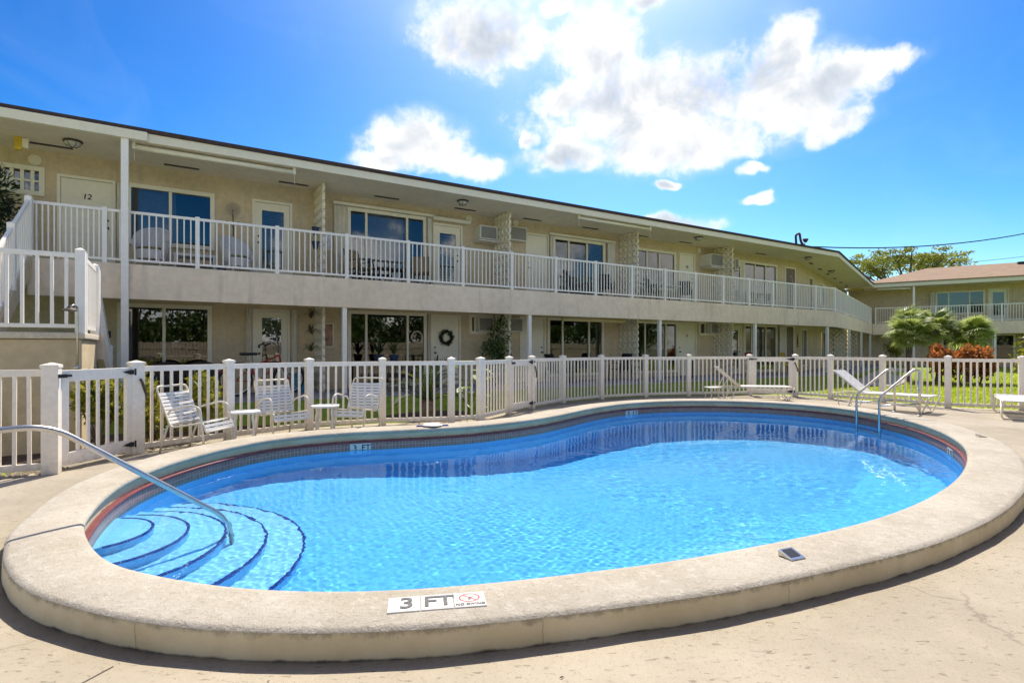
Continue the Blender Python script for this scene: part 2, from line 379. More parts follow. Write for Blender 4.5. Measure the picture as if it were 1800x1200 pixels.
def place(name, me, parent=None, loc=(0, 0, 0), rz=0.0):
    o = bpy.data.objects.new(name, me); COL.objects.link(o); o.location = loc; o.rotation_euler = (0, 0, rz)
    if parent is not None: o.parent = parent
    return o
def tag(o, label=None, cat=None, group=None, kind=None):
    for k, v in (('label', label), ('category', cat), ('group', group), ('kind', kind)):
        if v: o[k] = v
    return o
def thing(name, label, cat, loc=(0, 0, 0), rz=0.0, group=None):
    o = bpy.data.objects.new(name, None); COL.objects.link(o); o.location = loc; o.rotation_euler = (0, 0, rz); o.empty_display_size = .1
    return tag(o, label, cat, group)
def children(o): return [c for c in COL.objects if c.parent == o]
def copy_tree(o, loc, rz, label, group=None):
    kids = children(o); r = o.copy(); COL.objects.link(r); r.location = loc; r.rotation_euler = (0, 0, rz); r['label'] = label
    if group: r['group'] = group
    for c in kids:
        d = c.copy(); COL.objects.link(d); d.parent = r
        for g in children(c):
            e = g.copy(); COL.objects.link(e); e.parent = d
    return r
def bevel(o, w=.006, seg=2):
    b = o.modifiers.new('edge', 'BEVEL'); b.width = w; b.segments = seg; b.limit_method = 'ANGLE'; return o
def arc(c, r, a0, a1, n, plane='xz'):
    out = []
    for i in range(n + 1):
        a = a0 + (a1 - a0) * i / n; p, q = r * math.cos(a), r * math.sin(a)
        out.append((c[0] + p, c[1], c[2] + q) if plane == 'xz' else (c[0] + p, c[1] + q, c[2]))
    return out
def np_mesh(name, v, q, mat, smooth=False):
    me = bpy.data.meshes.new(name); k = q.shape[1]
    me.vertices.add(len(v)); me.vertices.foreach_set('co', np.asarray(v, 'f').ravel())
    me.loops.add(q.size); me.loops.foreach_set('vertex_index', q.ravel().astype('i'))
    me.polygons.add(len(q)); me.polygons.foreach_set('loop_start', np.arange(0, q.size, k, dtype='i'))
    if smooth: me.polygons.foreach_set('use_smooth', np.ones(len(q), bool))
    me.update(calc_edges=True); me.materials.append(mat); return me
def leaf_mesh(name, pts, size, mat, aspect=.45, seed=1, up=0.0):
    """one small folded rhombus per point, turned at random"""
    g = np.random.default_rng(seed); P = np.asarray(pts, float); n = len(P)
    d = g.normal(size=(n, 3)); d[:, 2] += up; d /= np.linalg.norm(d, axis=1)[:, None]
    e = g.normal(size=(n, 3)); e = np.cross(d, e); e /= np.linalg.norm(e, axis=1)[:, None]
    s = size * g.uniform(.6, 1.35, n)[:, None]
    v = np.stack([P, P + d * s * .5 + e * s * aspect * .5, P + d * s, P + d * s * .5 - e * s * aspect * .5], 1).reshape(-1, 3)
    return np_mesh(name, v, np.arange(4 * n).reshape(n, 4), mat)
def blob_points(centres, n, seed=1, shell=.5):
    """points spread through a union of ellipsoids, denser to their outside"""
    g = np.random.default_rng(seed); out = []
    vol = np.array([c[3] * c[4] * c[5] for c in centres]); cnt = (n * vol / vol.sum()).astype(int)
    for c, k in zip(centres, cnt):
        d = g.normal(size=(k, 3)); d /= np.linalg.norm(d, axis=1)[:, None]
        r = g.uniform(0, 1, k) ** shell
        out.append(np.array(c[:3]) + d * r[:, None] * np.array(c[3:6]))
    return np.concatenate(out)
_TXT = {}
def text_mesh(s, size, mat, extrude=.0015, align='CENTER', shear=0.0):
    key = (s, size, mat.name, extrude, shear)
    if key in _TXT: return _TXT[key]
    cu = bpy.data.curves.new('lettering', 'FONT'); cu.body = s; cu.size = size; cu.extrude = extrude; cu.align_x = align; cu.align_y = 'CENTER'; cu.shear = shear; cu.offset = size * .012
    o = bpy.data.objects.new('lettering', cu); COL.objects.link(o)
    dg = bpy.context.evaluated_depsgraph_get(); me = bpy.data.meshes.new_from_object(o.evaluated_get(dg))
    bpy.data.objects.remove(o); me.materials.clear(); me.materials.append(mat); _TXT[key] = me
    return me

# building frame: x runs along the gallery front (s), y runs into the building (n)
ROT = R(31.8); UX, UY = math.cos(ROT), math.sin(ROT)
def F(s, n, z=0.0): return Vector((s * UX - n * UY, s * UY + n * UX, z))
def to_n(x, y): return -UY * x + UX * y
def smooth(a, b, x):
    t = np.clip((x - a) / (b - a), 0, 1); return t * t * (3 - 2 * t)
# ------------------------------------------------------------------ pool outline and ground
KIDNEY = [(-2.91, 3.72), (-2.4, 3.22), (-1.85, 2.96), (-1.3, 2.82), (-.73, 2.80), (-.15, 2.89), (.45, 3.05), (1.05, 3.24), (1.94, 3.62), (2.7, 4.02), (3.5, 4.58), (4.3, 5.27), (5.1, 6.12),
          (5.75, 6.95), (6.25, 7.8), (6.62, 8.65), (6.87, 9.5), (6.97, 10.5), (6.80, 11.55), (6.2, 12.4), (5.2, 12.95), (3.95, 13.0), (2.75, 12.5), (1.78, 11.55), (1.14, 10.6), (.58, 9.8), (0, 9.22),
          (-.71, 8.68), (-1.6, 8.34), (-2.36, 8.09), (-2.93, 7.76), (-3.33, 7.35), (-3.58, 6.75), (-3.70, 5.98), (-3.64, 5.25), (-3.43, 4.62), (-3.14, 4.05)]
def closed_curve(pts, m):
    P = np.array(pts); n = len(P); out = []
    for i in range(n):
        p0, p1, p2, p3 = P[i - 1], P[i], P[(i + 1) % n], P[(i + 2) % n]
        for t in np.linspace(0, 1, 24, endpoint=False):
            out.append(.5 * (2 * p1 + (p2 - p0) * t + (2 * p0 - 5 * p1 + 4 * p2 - p3) * t * t + (3 * p1 - p0 - 3 * p2 + p3) * t ** 3))
    out = np.array(out)
    for _ in range(60): out = out * .5 + (np.roll(out, 1, 0) + np.roll(out, -1, 0)) * .25
    seg = np.linalg.norm(np.roll(out, -1, 0) - out, axis=1); L = np.concatenate([[0], np.cumsum(seg)]); cl = np.vstack([out, out[:1]])
    s = np.linspace(0, L[-1], m, endpoint=False)
    return np.stack([np.interp(s, L, cl[:, 0]), np.interp(s, L, cl[:, 1])], 1), L[-1]
M = 288
EDGE, EDGE_LEN = closed_curve(KIDNEY, M)
TAN_ = np.roll(EDGE, -1, 0) - np.roll(EDGE, 1, 0); TAN_ /= np.linalg.norm(TAN_, axis=1)[:, None]
NRM = np.stack([TAN_[:, 1], -TAN_[:, 0]], 1)
def sweep(name, prof, mat, parent, uv=False, wob=0.0, smooth_=True):
    """profile of (outward offset, height) carried round the pool edge"""
    k = len(prof); g = np.random.default_rng(3); v = np.zeros((M, k, 3))
    w = sum(np.sin(np.arange(M) / M * 2 * math.pi * f + g.uniform(0, 6)) * a for f, a in ((9, .4), (23, .35), (51, .3), (90, .2)))
    wf = .86 + .18 * smooth(0, 1, np.maximum((EDGE[:, 0] + 1.5) / 6, (EDGE[:, 1] - 4.5) / 3))      # the coping was cast narrower round the steps
    for j, (r, z) in enumerate(prof):
        off = (r * wf if r > .1 else r) + (wob * w if r > .3 else 0)
        v[:, j, :2] = EDGE + NRM * (off[:, None] if isinstance(off, np.ndarray) else off); v[:, j, 2] = z + (wob * .35 * w if r > .3 and z > .1 else 0)
    a = np.arange(M); b = (a + 1) % M; q = []
    for j in range(k - 1): q.append(np.stack([a * k + j, b * k + j, b * k + j + 1, a * k + j + 1], 1))
    q = np.concatenate(q); me = np_mesh(name, v.reshape(-1, 3), q, mat, smooth_)
    if uv:
        lay = me.uv_layers.new(name='UVMap'); h = np.concatenate([[0], np.cumsum([math.dist(prof[j], prof[j + 1]) for j in range(k - 1)])])
        co = np.zeros((len(q), 4, 2)); st = EDGE_LEN / M
        for j in range(k - 1):
            sl_ = slice(j * M, (j + 1) * M)
            co[sl_, 0] = np.stack([a * st, np.full(M, h[j])], 1); co[sl_, 1] = np.stack([(a + 1) * st, np.full(M, h[j])], 1)
            co[sl_, 2] = np.stack([(a + 1) * st, np.full(M, h[j + 1])], 1); co[sl_, 3] = np.stack([a * st, np.full(M, h[j + 1])], 1)
        lay.data.foreach_set('uv', co.astype('f').ravel())
    return place(name, me, parent)

CEN = np.array((1.5, 7.0))
FENCE = dict(L0=(-7.5, 4.5), L1=(-6.3, 5.38), A=(-5.06, 6.0), B=(-4.92, 7.15), C=(-4.25, 8.2), D=(-3.44, 9.26), E=(-2.33, 9.82), F=(-1.12, 10.06), G=(-.6, 10.36), H=(-.06, 11.5), I=(.456, 12.5),
             J=(1.28, 13.75), K=(2.42, 14.8), M=(3.79, 15.5), N=(5.12, 15.85), O=(7.0, 16.1), P=(8.17, 15.75), Q=(8.75, 15.0), R=(9.5, 14.0), S=(10.1, 12.65), T=(11.3, 12.1), U=(12.5, 11.3))
DECKPOLY = [(14, -9), (13.8, 6), (13.4, 10.6)] + [FENCE[k] for k in 'UTSRQPONMKJIHGFEDCBA'] + [FENCE['L1'], FENCE['L0'], (-10, 2), (-10, -9)]
DECKPOLY = np.array(DECKPOLY); dv = DECKPOLY - CEN; DECKPOLY = CEN + dv * (1 + .30 / np.linalg.norm(dv, axis=1))[:, None]
HOLE = EDGE + NRM * .25
ANG = np.arctan2(HOLE[:, 1] - CEN[1], HOLE[:, 0] - CEN[0])
def ray_hit(poly, a):
    d = np.array((math.cos(a), math.sin(a))); best = None
    for p, q in zip(poly, np.roll(poly, -1, 0)):
        e = q - p; den = d[0] * e[1] - d[1] * e[0]
        if abs(den) < 1e-9: continue
        w = p - CEN; t = (w[0] * e[1] - w[1] * e[0]) / den; u = (w[0] * d[1] - w[1] * d[0]) / den
        if t > 0 and -1e-6 <= u <= 1 + 1e-6 and (best is None or t < best): best = t
    return CEN + d * best
RIM = np.array([ray_hit(DECKPOLY, a) for a in ANG])
def ring(name, loops, mat, kind='structure', smooth_=False):
    k = len(loops); v = np.stack(loops, 1).reshape(-1, 3); a = np.arange(M); b = (a + 1) % M
    q = np.concatenate([np.stack([a * k + j, a * k + j + 1, b * k + j + 1, b * k + j], 1) for j in range(k - 1)])
    o = place(name, np_mesh(name, v, q, mat, smooth_)); o['kind'] = kind; return o
def flat(p, z): return np.column_stack([p, np.full(len(p), z)])
DIRS = np.stack([np.cos(ANG), np.sin(ANG)], 1)
def lawn_z(p): return -.02 + .25 * smooth(11.35, 12.8, -UY * p[:, 0] + UX * p[:, 1])
ring('pool_deck', [flat(HOLE, -.35), flat(HOLE, 0), flat(HOLE + (RIM - HOLE) * .25, 0), flat(HOLE + (RIM - HOLE) * .6, 0), flat(RIM, 0), flat(RIM + DIRS * .005, -.3)], DECK)
R0 = np.linalg.norm(RIM - CEN, axis=1)
lawn_loops = []
for t in np.linspace(0, 1, 60):
    r = R0 * (1 - t ** 2.2) + 78 * t ** 2.2 - .02 * (1 - t); p = CEN + DIRS * r[:, None]; lawn_loops.append(np.column_stack([p, lawn_z(p)]))
ring('lawn', lawn_loops, LAWN)
far = CEN + DIRS * 77.5; ring('ground', [flat(far, -.06), flat(CEN + DIRS * 400, -.5), flat(CEN + DIRS * 3000, -1.0)], pm('far_ground', (.17, .19, .10), .95, .2, .05))

# ------------------------------------------------------------------ the pool
pool = thing('swimming_pool', 'large kidney shaped swimming pool with raised pale concrete coping', 'pool', (0, 0, 0))
WL = -.115
FLOOR0 = -1.05
def floor_z(x, y):
    deep = smooth(-.8, 5.5, x * .55 + (y - 5.5) * .75)
    return FLOOR0 - 1.25 * deep
sweep('coping', [(.034, .088), (.012, .092), (0, .105), (.004, .125), (.022, .138), (.06, .143), (.25, .145), (.43, .143), (.455, .136), (.468, .124)], COPTOP, pool, wob=.006)
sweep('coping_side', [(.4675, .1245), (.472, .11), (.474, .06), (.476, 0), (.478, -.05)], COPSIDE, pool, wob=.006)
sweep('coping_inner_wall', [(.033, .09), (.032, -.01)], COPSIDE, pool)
sweep('cap_tile_ledge', [(.04, .004), (-.004, .004), (-.016, -.001), (-.021, -.014), (-.017, -.027), (-.008, -.031)], RED, pool)
sweep('mosaic_tile_band', [(-.010, -.028), (-.010, -.24)], MOSAIC, pool, uv=True)
wall_ = sweep('basin_wall', [(-.008, -.235), (-.008, -2.6)], PLASTER, pool)
# basin floor sloping down to the deep end
gx = np.linspace(-4.2, 7.6, 60); gy = np.linspace(2.4, 13.6, 60); GX, GY = np.meshgrid(gx, gy)
fv = np.stack([GX, GY, floor_z(GX, GY)], -1).reshape(-1, 3); ii = np.arange(3600).reshape(60, 60)
fq = np.stack([ii[:-1, :-1], ii[:-1, 1:], ii[1:, 1:], ii[1:, :-1]], -1).reshape(-1, 4)
floor_ = place('basin_floor', np_mesh('basin_floor', fv, fq, PLASTER, True), pool)
# steps: five curved treads with cobalt edge tiles
SC = Vector((-3.40, 4.42)); radii = [.42, .68, .97, 1.29, 1.61]; tops = [-.152, -.33, -.52, -.71, -.89]
def inside(p, off=0.0):
    d = EDGE - np.array(p); i = int(np.argmin((d ** 2).sum(1))); return float(((np.array(p) - EDGE[i]) * NRM[i]).sum()) < off
receivers = [wall_, floor_]
for r, zt in zip(radii, tops):
    n = 40; b = MB(); pts = [(SC.x + r * math.cos(R(-95) + R(200) * i / n), SC.y + r * math.sin(R(-95) + R(200) * i / n)) for i in range(n + 1)]
    b.prism(pts + [(SC.x - .6, SC.y + .3), (SC.x - .4, SC.y - r)], -1.1, zt)
    st = b.build('step', STEPP, pool); receivers.append(st)
    nt_ = max(5, int(r * R(190) / .155)); da = R(190) / nt_
    tme = None
    for i in range(nt_):
        a = R(-92) + da * (i + .5); p = (SC.x + r * math.cos(a), SC.y + r * math.sin(a))
        if not inside(p, -.03): continue
        if tme is None:
            tb = MB(); ins = []; 
            w = r * da * .5 - .004
            for j in range(4):
                t = -w + 2 * w * j / 3; sag = t * t / (2 * r); ins.append((t, sag))
            vs = [(-sg - .028, t, h) for t, sg in ins for h in (0, 0)]
            vv = []; ff = []
            for t, sg in ins: vv += [(-sg - .018, t, .003), (-sg + .002, t, .004), (-sg + .005, t, -.003), (-sg + .005, t, -.034), (-sg - .018, t, -.03)]
            for j in range(3):
                for m_ in range(4): ff.append((j * 5 + m_, (j + 1) * 5 + m_, (j + 1) * 5 + m_ + 1, j * 5 + m_ + 1))
            ff += [(0, 1, 2, 3, 4), (19, 18, 17, 16, 15)]
            tb.add(vv, ff); tme = tb.mesh('tile', BLUETILE)
        t_ = place('tile', tme, st, (p[0], p[1], zt + .002), a); receivers.append(t_)
# water with real ripples
NR, NC = 600, 980
ry = 2.70 * (13.25 / 2.70) ** (np.arange(NR) / (NR - 1)); ca_ = np.linspace(-1.02, 1.04, NC)      # rows and columns open out towards the far end, where ripples read smaller
WY = np.repeat(ry[:, None], NC, 1); WX = WY * ca_[None, :]; HS = WY * .0026
g = np.random.default_rng(11); WZ = np.zeros_like(WX)
gust = np.zeros_like(WX)
for i in range(7):
    a = g.uniform(0, 6.3); lam = g.uniform(2.0, 5.0); gust += np.sin((WX * math.cos(a) + WY * math.sin(a)) * 6.283 / lam + g.uniform(0, 6.3))
gust = .78 + .42 * np.tanh(gust / 2.0)
gust *= 1 - .45 * smooth(2.0, 6.0, WX * .6 + (WY - 7) * .35)
for i in range(6):
    lam = g.uniform(.5, 1.3); a = g.uniform(0, 6.3); WZ += .0016 * lam / 6.283 * np.sin(6.283 / lam * (WX * math.cos(a) + WY * math.sin(a)) + g.uniform(0, 6.3))
for i in range(64):
    lam = float(np.exp(g.uniform(math.log(.034), math.log(.34)))); a = g.normal(1.2, 1.15); kk = 6.283 / lam
    slope = .0025 if lam > .09 else .0052
    WZ += smooth(2.6, 5.0, lam / HS) * slope / kk * np.sin(kk * (WX * math.cos(a) + WY * math.sin(a)) + g.uniform(0, 6.3))
WZ = WZ * gust + WL
c = (WX[:-1, :-1] + WX[1:, 1:]) / 2; d = (WY[:-1, :-1] + WY[1:, 1:]) / 2
poly = EDGE + NRM * .02
def in_poly(px, py, P):
    r = np.zeros(px.shape, bool); x1, y1 = P[:, 0], P[:, 1]; x2, y2 = np.roll(x1, -1), np.roll(y1, -1)
    for a, b, e, f_ in zip(x1, y1, x2, y2):
        if b == f_: continue
        cnd = ((b > py) != (f_ > py)) & (px < (e - a) * (py - b) / (f_ - b) + a); r ^= cnd
    return r
keep = in_poly(c, d, poly[::2])
ii = np.arange(NR * NC).reshape(NR, NC); wq = np.stack([ii[:-1, :-1], ii[:-1, 1:], ii[1:, 1:], ii[1:, :-1]], -1)[keep]
used, inv = np.unique(wq, return_inverse=True); wv = np.stack([WX, WY, WZ], -1).reshape(-1, 3)[used]
water = place('water', np_mesh('water', wv, inv.reshape(-1, 4), WATER, True)); water['kind'] = 'structure'; water['label'] = 'clear blue rippled pool water'
water.cycles.is_caustics_caster = True
for o in receivers: o.cycles.is_caustics_receiver = True

# depth marks on the coping and in the tile band
def edge_at(x, y):
    i = int(np.argmin(((EDGE - np.array((x, y))) ** 2).sum(1))); return EDGE[i], NRM[i], TAN_[i]
def coping_mark():
    p, nn, t = edge_at(-.37, 2.86); yaw = math.atan2(t[1], t[0]); o = p + nn * .205
    def at(u, v, z): return (o[0] + t[0] * u - nn[0] * v, o[1] + t[1] * u - nn[1] * v, z)
    for i in range(3):
        u = (i - 1) * .157
        q = bevel(MB().box(-.0765, .0765, -.0765, .0765, -.01, .0045).build('depth_marker_tile', SIGNW, pool, at(u, 0, .1455), yaw), .002, 1)
        loc = (0, 0, .0062)
        if i == 0: place('numeral', text_mesh('3', .15, GREYINK, .001), q, (.012, 0, .0062))
        if i == 1: place('letter', text_mesh('F', .145, GREYINK, .001), q, (-.034, 0, .0062)); place('letter', text_mesh('T', .145, GREYINK, .001), q, (.040, 0, .0062))
        if i == 2:
            ringb = MB(); n = 28
            for a in range(n):
                a0, a1 = 2 * math.pi * a / n, 2 * math.pi * (a + 1) / n
                ringb.add([(.052 * math.cos(a0), .016 + .044 * math.sin(a0), .0052), (.052 * math.cos(a1), .016 + .044 * math.sin(a1), .0052), (.044 * math.cos(a1), .016 + .037 * math.sin(a1), .0052), (.044 * math.cos(a0), .016 + .037 * math.sin(a0), .0052)], [(0, 1, 2, 3)])
            ringb.add([(-.036, .046, .0054), (-.031, .050, .0054), (.036, -.013, .0054), (.031, -.017, .0054)], [(0, 1, 2, 3)])
            ringb.build('prohibition_ring', REDINK, q)
            fig = MB(); fig.add([(-.022, .034, .005), (-.018, .036, .005), (.004, .014, .005), (0, .010, .005)], [(0, 1, 2, 3)]); fig.add([(-.002, .016, .005), (.024, .030, .005), (.025, .027, .005), (.001, .011, .005)], [(0, 1, 2, 3)])
            fig.add([(-.008, .008, .005), (.004, .014, .005), (.004, -.004, .005), (-.006, -.006, .005)], [(0, 1, 2, 3)]); fig.add([(.008 + .005 * math.cos(k), .020 + .005 * math.sin(k), .005) for k in np.linspace(0, 5.5, 7)], [tuple(range(7))])
            fig.build('diver_symbol', GREYINK, q)
            place('lettering', text_mesh('NO DIVING', .027, GREYINK, .0008), q, (0, -.052, .0062))
coping_mark()
JOINT = pm('open_joint', (.17, .135, .09), .95, .3, 20)
for q_ in (3, 14, 29, 41, 58, 73, 90, 108):      # hairline joints down the outer face
    p_, n_ = EDGE[q_], NRM[q_]; wf_ = .86 + .18 * float(smooth(0, 1, np.maximum((p_[0] + 1.5) / 6, (p_[1] - 4.5) / 3))); o_ = p_ + n_ * (.4735 * wf_ + .002)
    b_ = MB(); z_ = -.01; x_ = 0.0; jr = random.Random(q_)
    for k_ in range(5): nx_ = x_ + jr.uniform(-.006, .006); b_.add([(x_ - .0009, .006, z_), (x_ + .0009, .006, z_), (nx_ + .0009, .003, z_ + .026), (nx_ - .0009, .003, z_ + .026)], [(0, 1, 2, 3)]); x_ = nx_; z_ += .026
    b_.build('joint', JOINT, pool, (o_[0], o_[1], 0), math.atan2(n_[1], n_[0]) - R(90))
def band_mark(x, y, txt, w=.3):
    p, nn, t = edge_at(x, y); yaw = math.atan2(-t[1], -t[0]); o = p - nn * .0145
    q = bevel(MB().box(-w / 2, w / 2, -.004, .004, -.062, .062).build('depth_marker_tile', SIGNW, pool, (o[0], o[1], -.096), yaw), .002, 1)
    for ch, x in zip(txt.replace(' ', ''), (-.26 * w, .14 * w, .36 * w)):
        e = place('numeral' if ch.isdigit() else 'letter', text_mesh(ch, .12, INK, .001), q, (x, -.0055, -.003)); e.rotation_euler = (R(90), 0, 0)
band_mark(-2.25, 8.14, '3 FT'); band_mark(2.75, 12.5, '9 FT', .4); band_mark(6.2, 7.7, '9 FT', .3)

# ------------------------------------------------------------------ pool fence and gates
def vinyl_post(parent, loc, rz, w=.118, h=1.17, mat=None):
    b = MB().box(-w / 2, w / 2, -w / 2, w / 2, 0, h)
    o = bevel(b.build('post', VINYL, parent, loc, rz), .005)
    c_ = MB(); k = w / 2 + .008
    c_.add([(-k, -k, h - .005), (k, -k, h - .005), (k, k, h - .005), (-k, k, h - .005), (-k, -k, h + .025), (k, -k, h + .025), (k, k, h + .025), (-k, k, h + .025), (0, 0, h + .052)],
           [(3, 2, 1, 0), (0, 1, 5, 4), (1, 2, 6, 5), (2, 3, 7, 6), (3, 0, 4, 7), (4, 5, 8), (5, 6, 8), (6, 7, 8), (7, 4, 8)])
    c_.build('post_cap', VINYL, o); return o
PICKET = MB().box(-.0175, .0175, -.011, .011, .10, 1.075).mesh('picket', VINYL)
def fence_run(name, label, keys, cat='fence', group=None):
    P = [Vector(FENCE[k]) for k in keys]; base = P[0]
    t = thing(name, label, cat, (base.x, base.y, 0), 0, group)
    for i, p in enumerate(P):
        d = P[min(i + 1, len(P) - 1)] - P[max(i - 1, 0)]; vinyl_post(t, (p.x - base.x, p.y - base.y, 0), math.atan2(d.y, d.x), .15 if keys[i] in ('A', 'B') else .118)
    for p, q in zip(P[:-1], P[1:]):
        d = q - p; L = d.length; rz = math.atan2(d.y, d.x); dn = d / L; a = p + dn * .06 - base; e = q - dn * .06 - base
        bevel(MB().box(0, L - .12, -.022, .022, 1.07, 1.145).build('top_rail', VINYL, t, (a.x, a.y, 0), rz), .004)
        bevel(MB().box(0, L - .12, -.022, .022, .055, .125).build('bottom_rail', VINYL, t, (a.x, a.y, 0), rz), .004)
        n = max(3, round(L / .135) - 1)
        for j in range(n):
            u = a + (e - a) * ((j + 1) / (n + 1)); o = place('picket', PICKET, t, (u.x, u.y, rnd.uniform(-.004, .004)), rz + rnd.uniform(-.02, .02)); o.rotation_euler[1] = rnd.uniform(-.006, .006)
    return t
fence_run('pool_fence', 'cream vinyl picket fence at the left edge, before the stair landing', ['L0', 'L1', 'A'])
fence_run('pool_fence', 'cream vinyl picket fence behind the three strap chairs', list('BCDEFGH'))
fence_run('pool_fence', 'cream vinyl picket fence beyond the far middle of the pool', list('IJKMNO'))
fence_run('pool_fence', 'cream vinyl picket fence in front of the sunlit lawn', list('PQRSTU'))
def gate(k0, k1, label):
    p, q = Vector(FENCE[k0]), Vector(FENCE[k1]); d = q - p; L = d.length; rz = math.atan2(d.y, d.x)
    t = thing('pool_gate', label, 'gate', (p.x, p.y, 0), rz, 'gates in the pool fence'); x0, x1 = .085, L - .075
    for x in (x0, x1 - .1): bevel(MB().box(x, x + .1, -.026, .026, .06, 1.13).build('stile', VINYL, t), .004)
    bevel(MB().box(x0 + .101, x1 - .101, -.025, .025, 1.0, 1.13).build('top_rail', VINYL, t), .004)
    bevel(MB().box(x0 + .101, x1 - .101, -.025, .025, .06, .20).build('bottom_rail', VINYL, t), .004)
    n = max(4, round((x1 - x0 - .2) / .13)) - 1; me = MB().box(-.0175, .0175, -.011, .011, .19, 1.01).mesh('picket', VINYL)
    for j in range(n): place('picket', me, t, (x0 + .1 + (x1 - x0 - .2) * (j + 1) / (n + 1), 0, 0))
    for z in (1.07, .14):
        h = MB(); h.add([(x1 - .17, -.03, z + .005), (x1 - .05, -.03, z - .03), (x1 + .02, -.034, z - .025), (x1 + .12, -.075, z + .012), (x1 + .02, -.034, z + .03), (x1 - .05, -.03, z + .03)], [(0, 1, 2, 5), (2, 3, 4), (2, 4, 5)])
        for v_ in list(h.v): pass
        h.add([(x, y - .012, zz) for x, y, zz in h.v[:6]], [(5, 2, 1, 0), (4, 3, 2), (5, 4, 2)]); h.tube([(x1 + .01, -.045, z - .04), (x1 + .01, -.045, z + .045)], .014, 8)
        h.build('hinge', BLACK, t)
    l = MB(); l.box(-.02, .09, -.105, -.078, 1.05, 1.09); l.box(.07, .2, -.05, -.027, 1.055, 1.08); l.build('latch', BLACK, t)
    s_ = MB(); s_.tube([(L - .03, -.085, .98), (L - .01, -.1, .93), (L + .045, -.1, .78), (L + .05, -.085, .72)], .016, 8); s_.build('gate_closer', BROWN, t)
gate('A', 'B', 'cream picket gate beside the steel stair handrail, nearest the stairs')
gate('H', 'I', 'narrow looking cream picket gate at the waist of the pool')
gate('O', 'P', 'cream picket gate behind the foot of the far reclined lounger')
# ------------------------------------------------------------------ buildings
NE, NW, NS = 13.76, 15.51, 14.56          # gallery edge, wall face, front end of the breeze block screens
Z0, ZB, ZF, ZS = .25, 2.40, 3.13, 5.68    # patio, beam underside, gallery floor, soffit
def wall_holes(b, x0, x1, z0, z1, y, th, holes):
    xs = sorted({x0, x1, *[h[0] for h in holes], *[h[1] for h in holes]}); zs = sorted({z0, z1, *[h[2] for h in holes], *[h[3] for h in holes]})
    xs = [x for x in xs if x0 <= x <= x1]; zs = [z for z in zs if z0 <= z <= z1]
    for xa, xb in zip(xs[:-1], xs[1:]):
        run = []
        for za, zb in zip(zs[:-1], zs[1:]):
            cx, cz = (xa + xb) / 2, (za + zb) / 2
            if any(h[0] < cx < h[1] and h[2] < cz < h[3] for h in holes): continue
            b.add([(xa, y, za), (xb, y, za), (xb, y, zb), (xa, y, zb)], [(0, 1, 2, 3)])
            b.add([(xa, y + th, za), (xb, y + th, za), (xb, y + th, zb), (xa, y + th, zb)], [(3, 2, 1, 0)])
    for h in holes:
        a, c_, e, f_ = h[:4]
        b.add([(a, y, e), (a, y + th, e), (a, y + th, f_), (a, y, f_)], [(0, 1, 2, 3)]); b.add([(c_, y, e), (c_, y + th, e), (c_, y + th, f_), (c_, y, f_)], [(3, 2, 1, 0)])
        b.add([(a, y, f_), (c_, y, f_), (c_, y + th, f_), (a, y + th, f_)], [(0, 3, 2, 1)]); b.add([(a, y, e), (c_, y, e), (c_, y + th, e), (a, y + th, e)], [(0, 1, 2, 3)])
def window(par, y, x0, x1, z0, z1, splits=(), rows=(), cover=None, fw=.06, drop=1.0):
    b = MB(); o = .035
    b.box(x0 - o, x1 + o, y - .035, y + .07, z1 - fw, z1 + o); b.box(x0 - o, x1 + o, y - .045, y + .07, z0 - o, z0 + fw)
    for x in (x0, x1):
        b.box(x - (o if x == x0 else fw), x + (fw if x == x0 else o), y - .033, y + .068, z0 + fw, z1 - fw)
    for x in splits: b.box(x - .032, x + .032, y - .012, y + .06, z0 + fw, z1 - fw)
    for z in rows: b.box(x0 + fw, x1 - fw, y - .010, y + .055, z - .02, z + .02)
    w = b.build('window', CREAM, par)
    xs = [x0 + fw, *splits, x1 - fw]; zs = [z0 + fw, *rows, z1 - fw]
    for i, (a, c_) in enumerate(zip(xs[:-1], xs[1:])):
        for e, f_ in zip(zs[:-1], zs[1:]):
            dy = .018 + .014 * (i % 2)
            MB().add([(a, y + dy, e), (c_, y + dy, e), (c_, y + dy, f_), (a, y + dy, f_)], [(0, 1, 2, 3)]).build('pane', GLASS, w, recalc=False)
    if cover == 'blind':
        s_ = MB(); n = int((z1 - z0) * drop / .05)
        for i in range(n):
            z = z1 - .08 - i * .05; s_.add([(x0 + .07, y + .10, z), (x1 - .07, y + .10, z), (x1 - .07, y + .132, z + .026), (x0 + .07, y + .132, z + .026)], [(0, 1, 2, 3)])
        s_.build('blind', BLIND, w)['kind'] = 'stuff'
    if cover and cover.startswith('curtain'):
        parts = {'curtain': [(x0 + .05, x1 - .05)], 'curtain_ends': [(x0 + .05, x0 + .05 + (x1 - x0) * .16), (x1 - .05 - (x1 - x0) * .16, x1 - .05)], 'curtain_left': [(x0 + .05, x0 + (x1 - x0) * .55)], 'curtain_mid': [(x0 + (x1 - x0) * .22, x0 + (x1 - x0) * .72)]}[cover]
        for a, c_ in parts:
            n = max(6, int((c_ - a) / .05)); v = []
            for i in range(n + 1):
                x = a + (c_ - a) * i / n; yy = y + .14 + .03 * math.sin(i * 1.9); v += [(x, yy, z0 + .03), (x, yy, z1 - .03)]
            MB().add(v, [(2 * i, 2 * i + 2, 2 * i + 3, 2 * i + 1) for i in range(n)]).build('curtain', CURT, w, smooth=True)
    return w
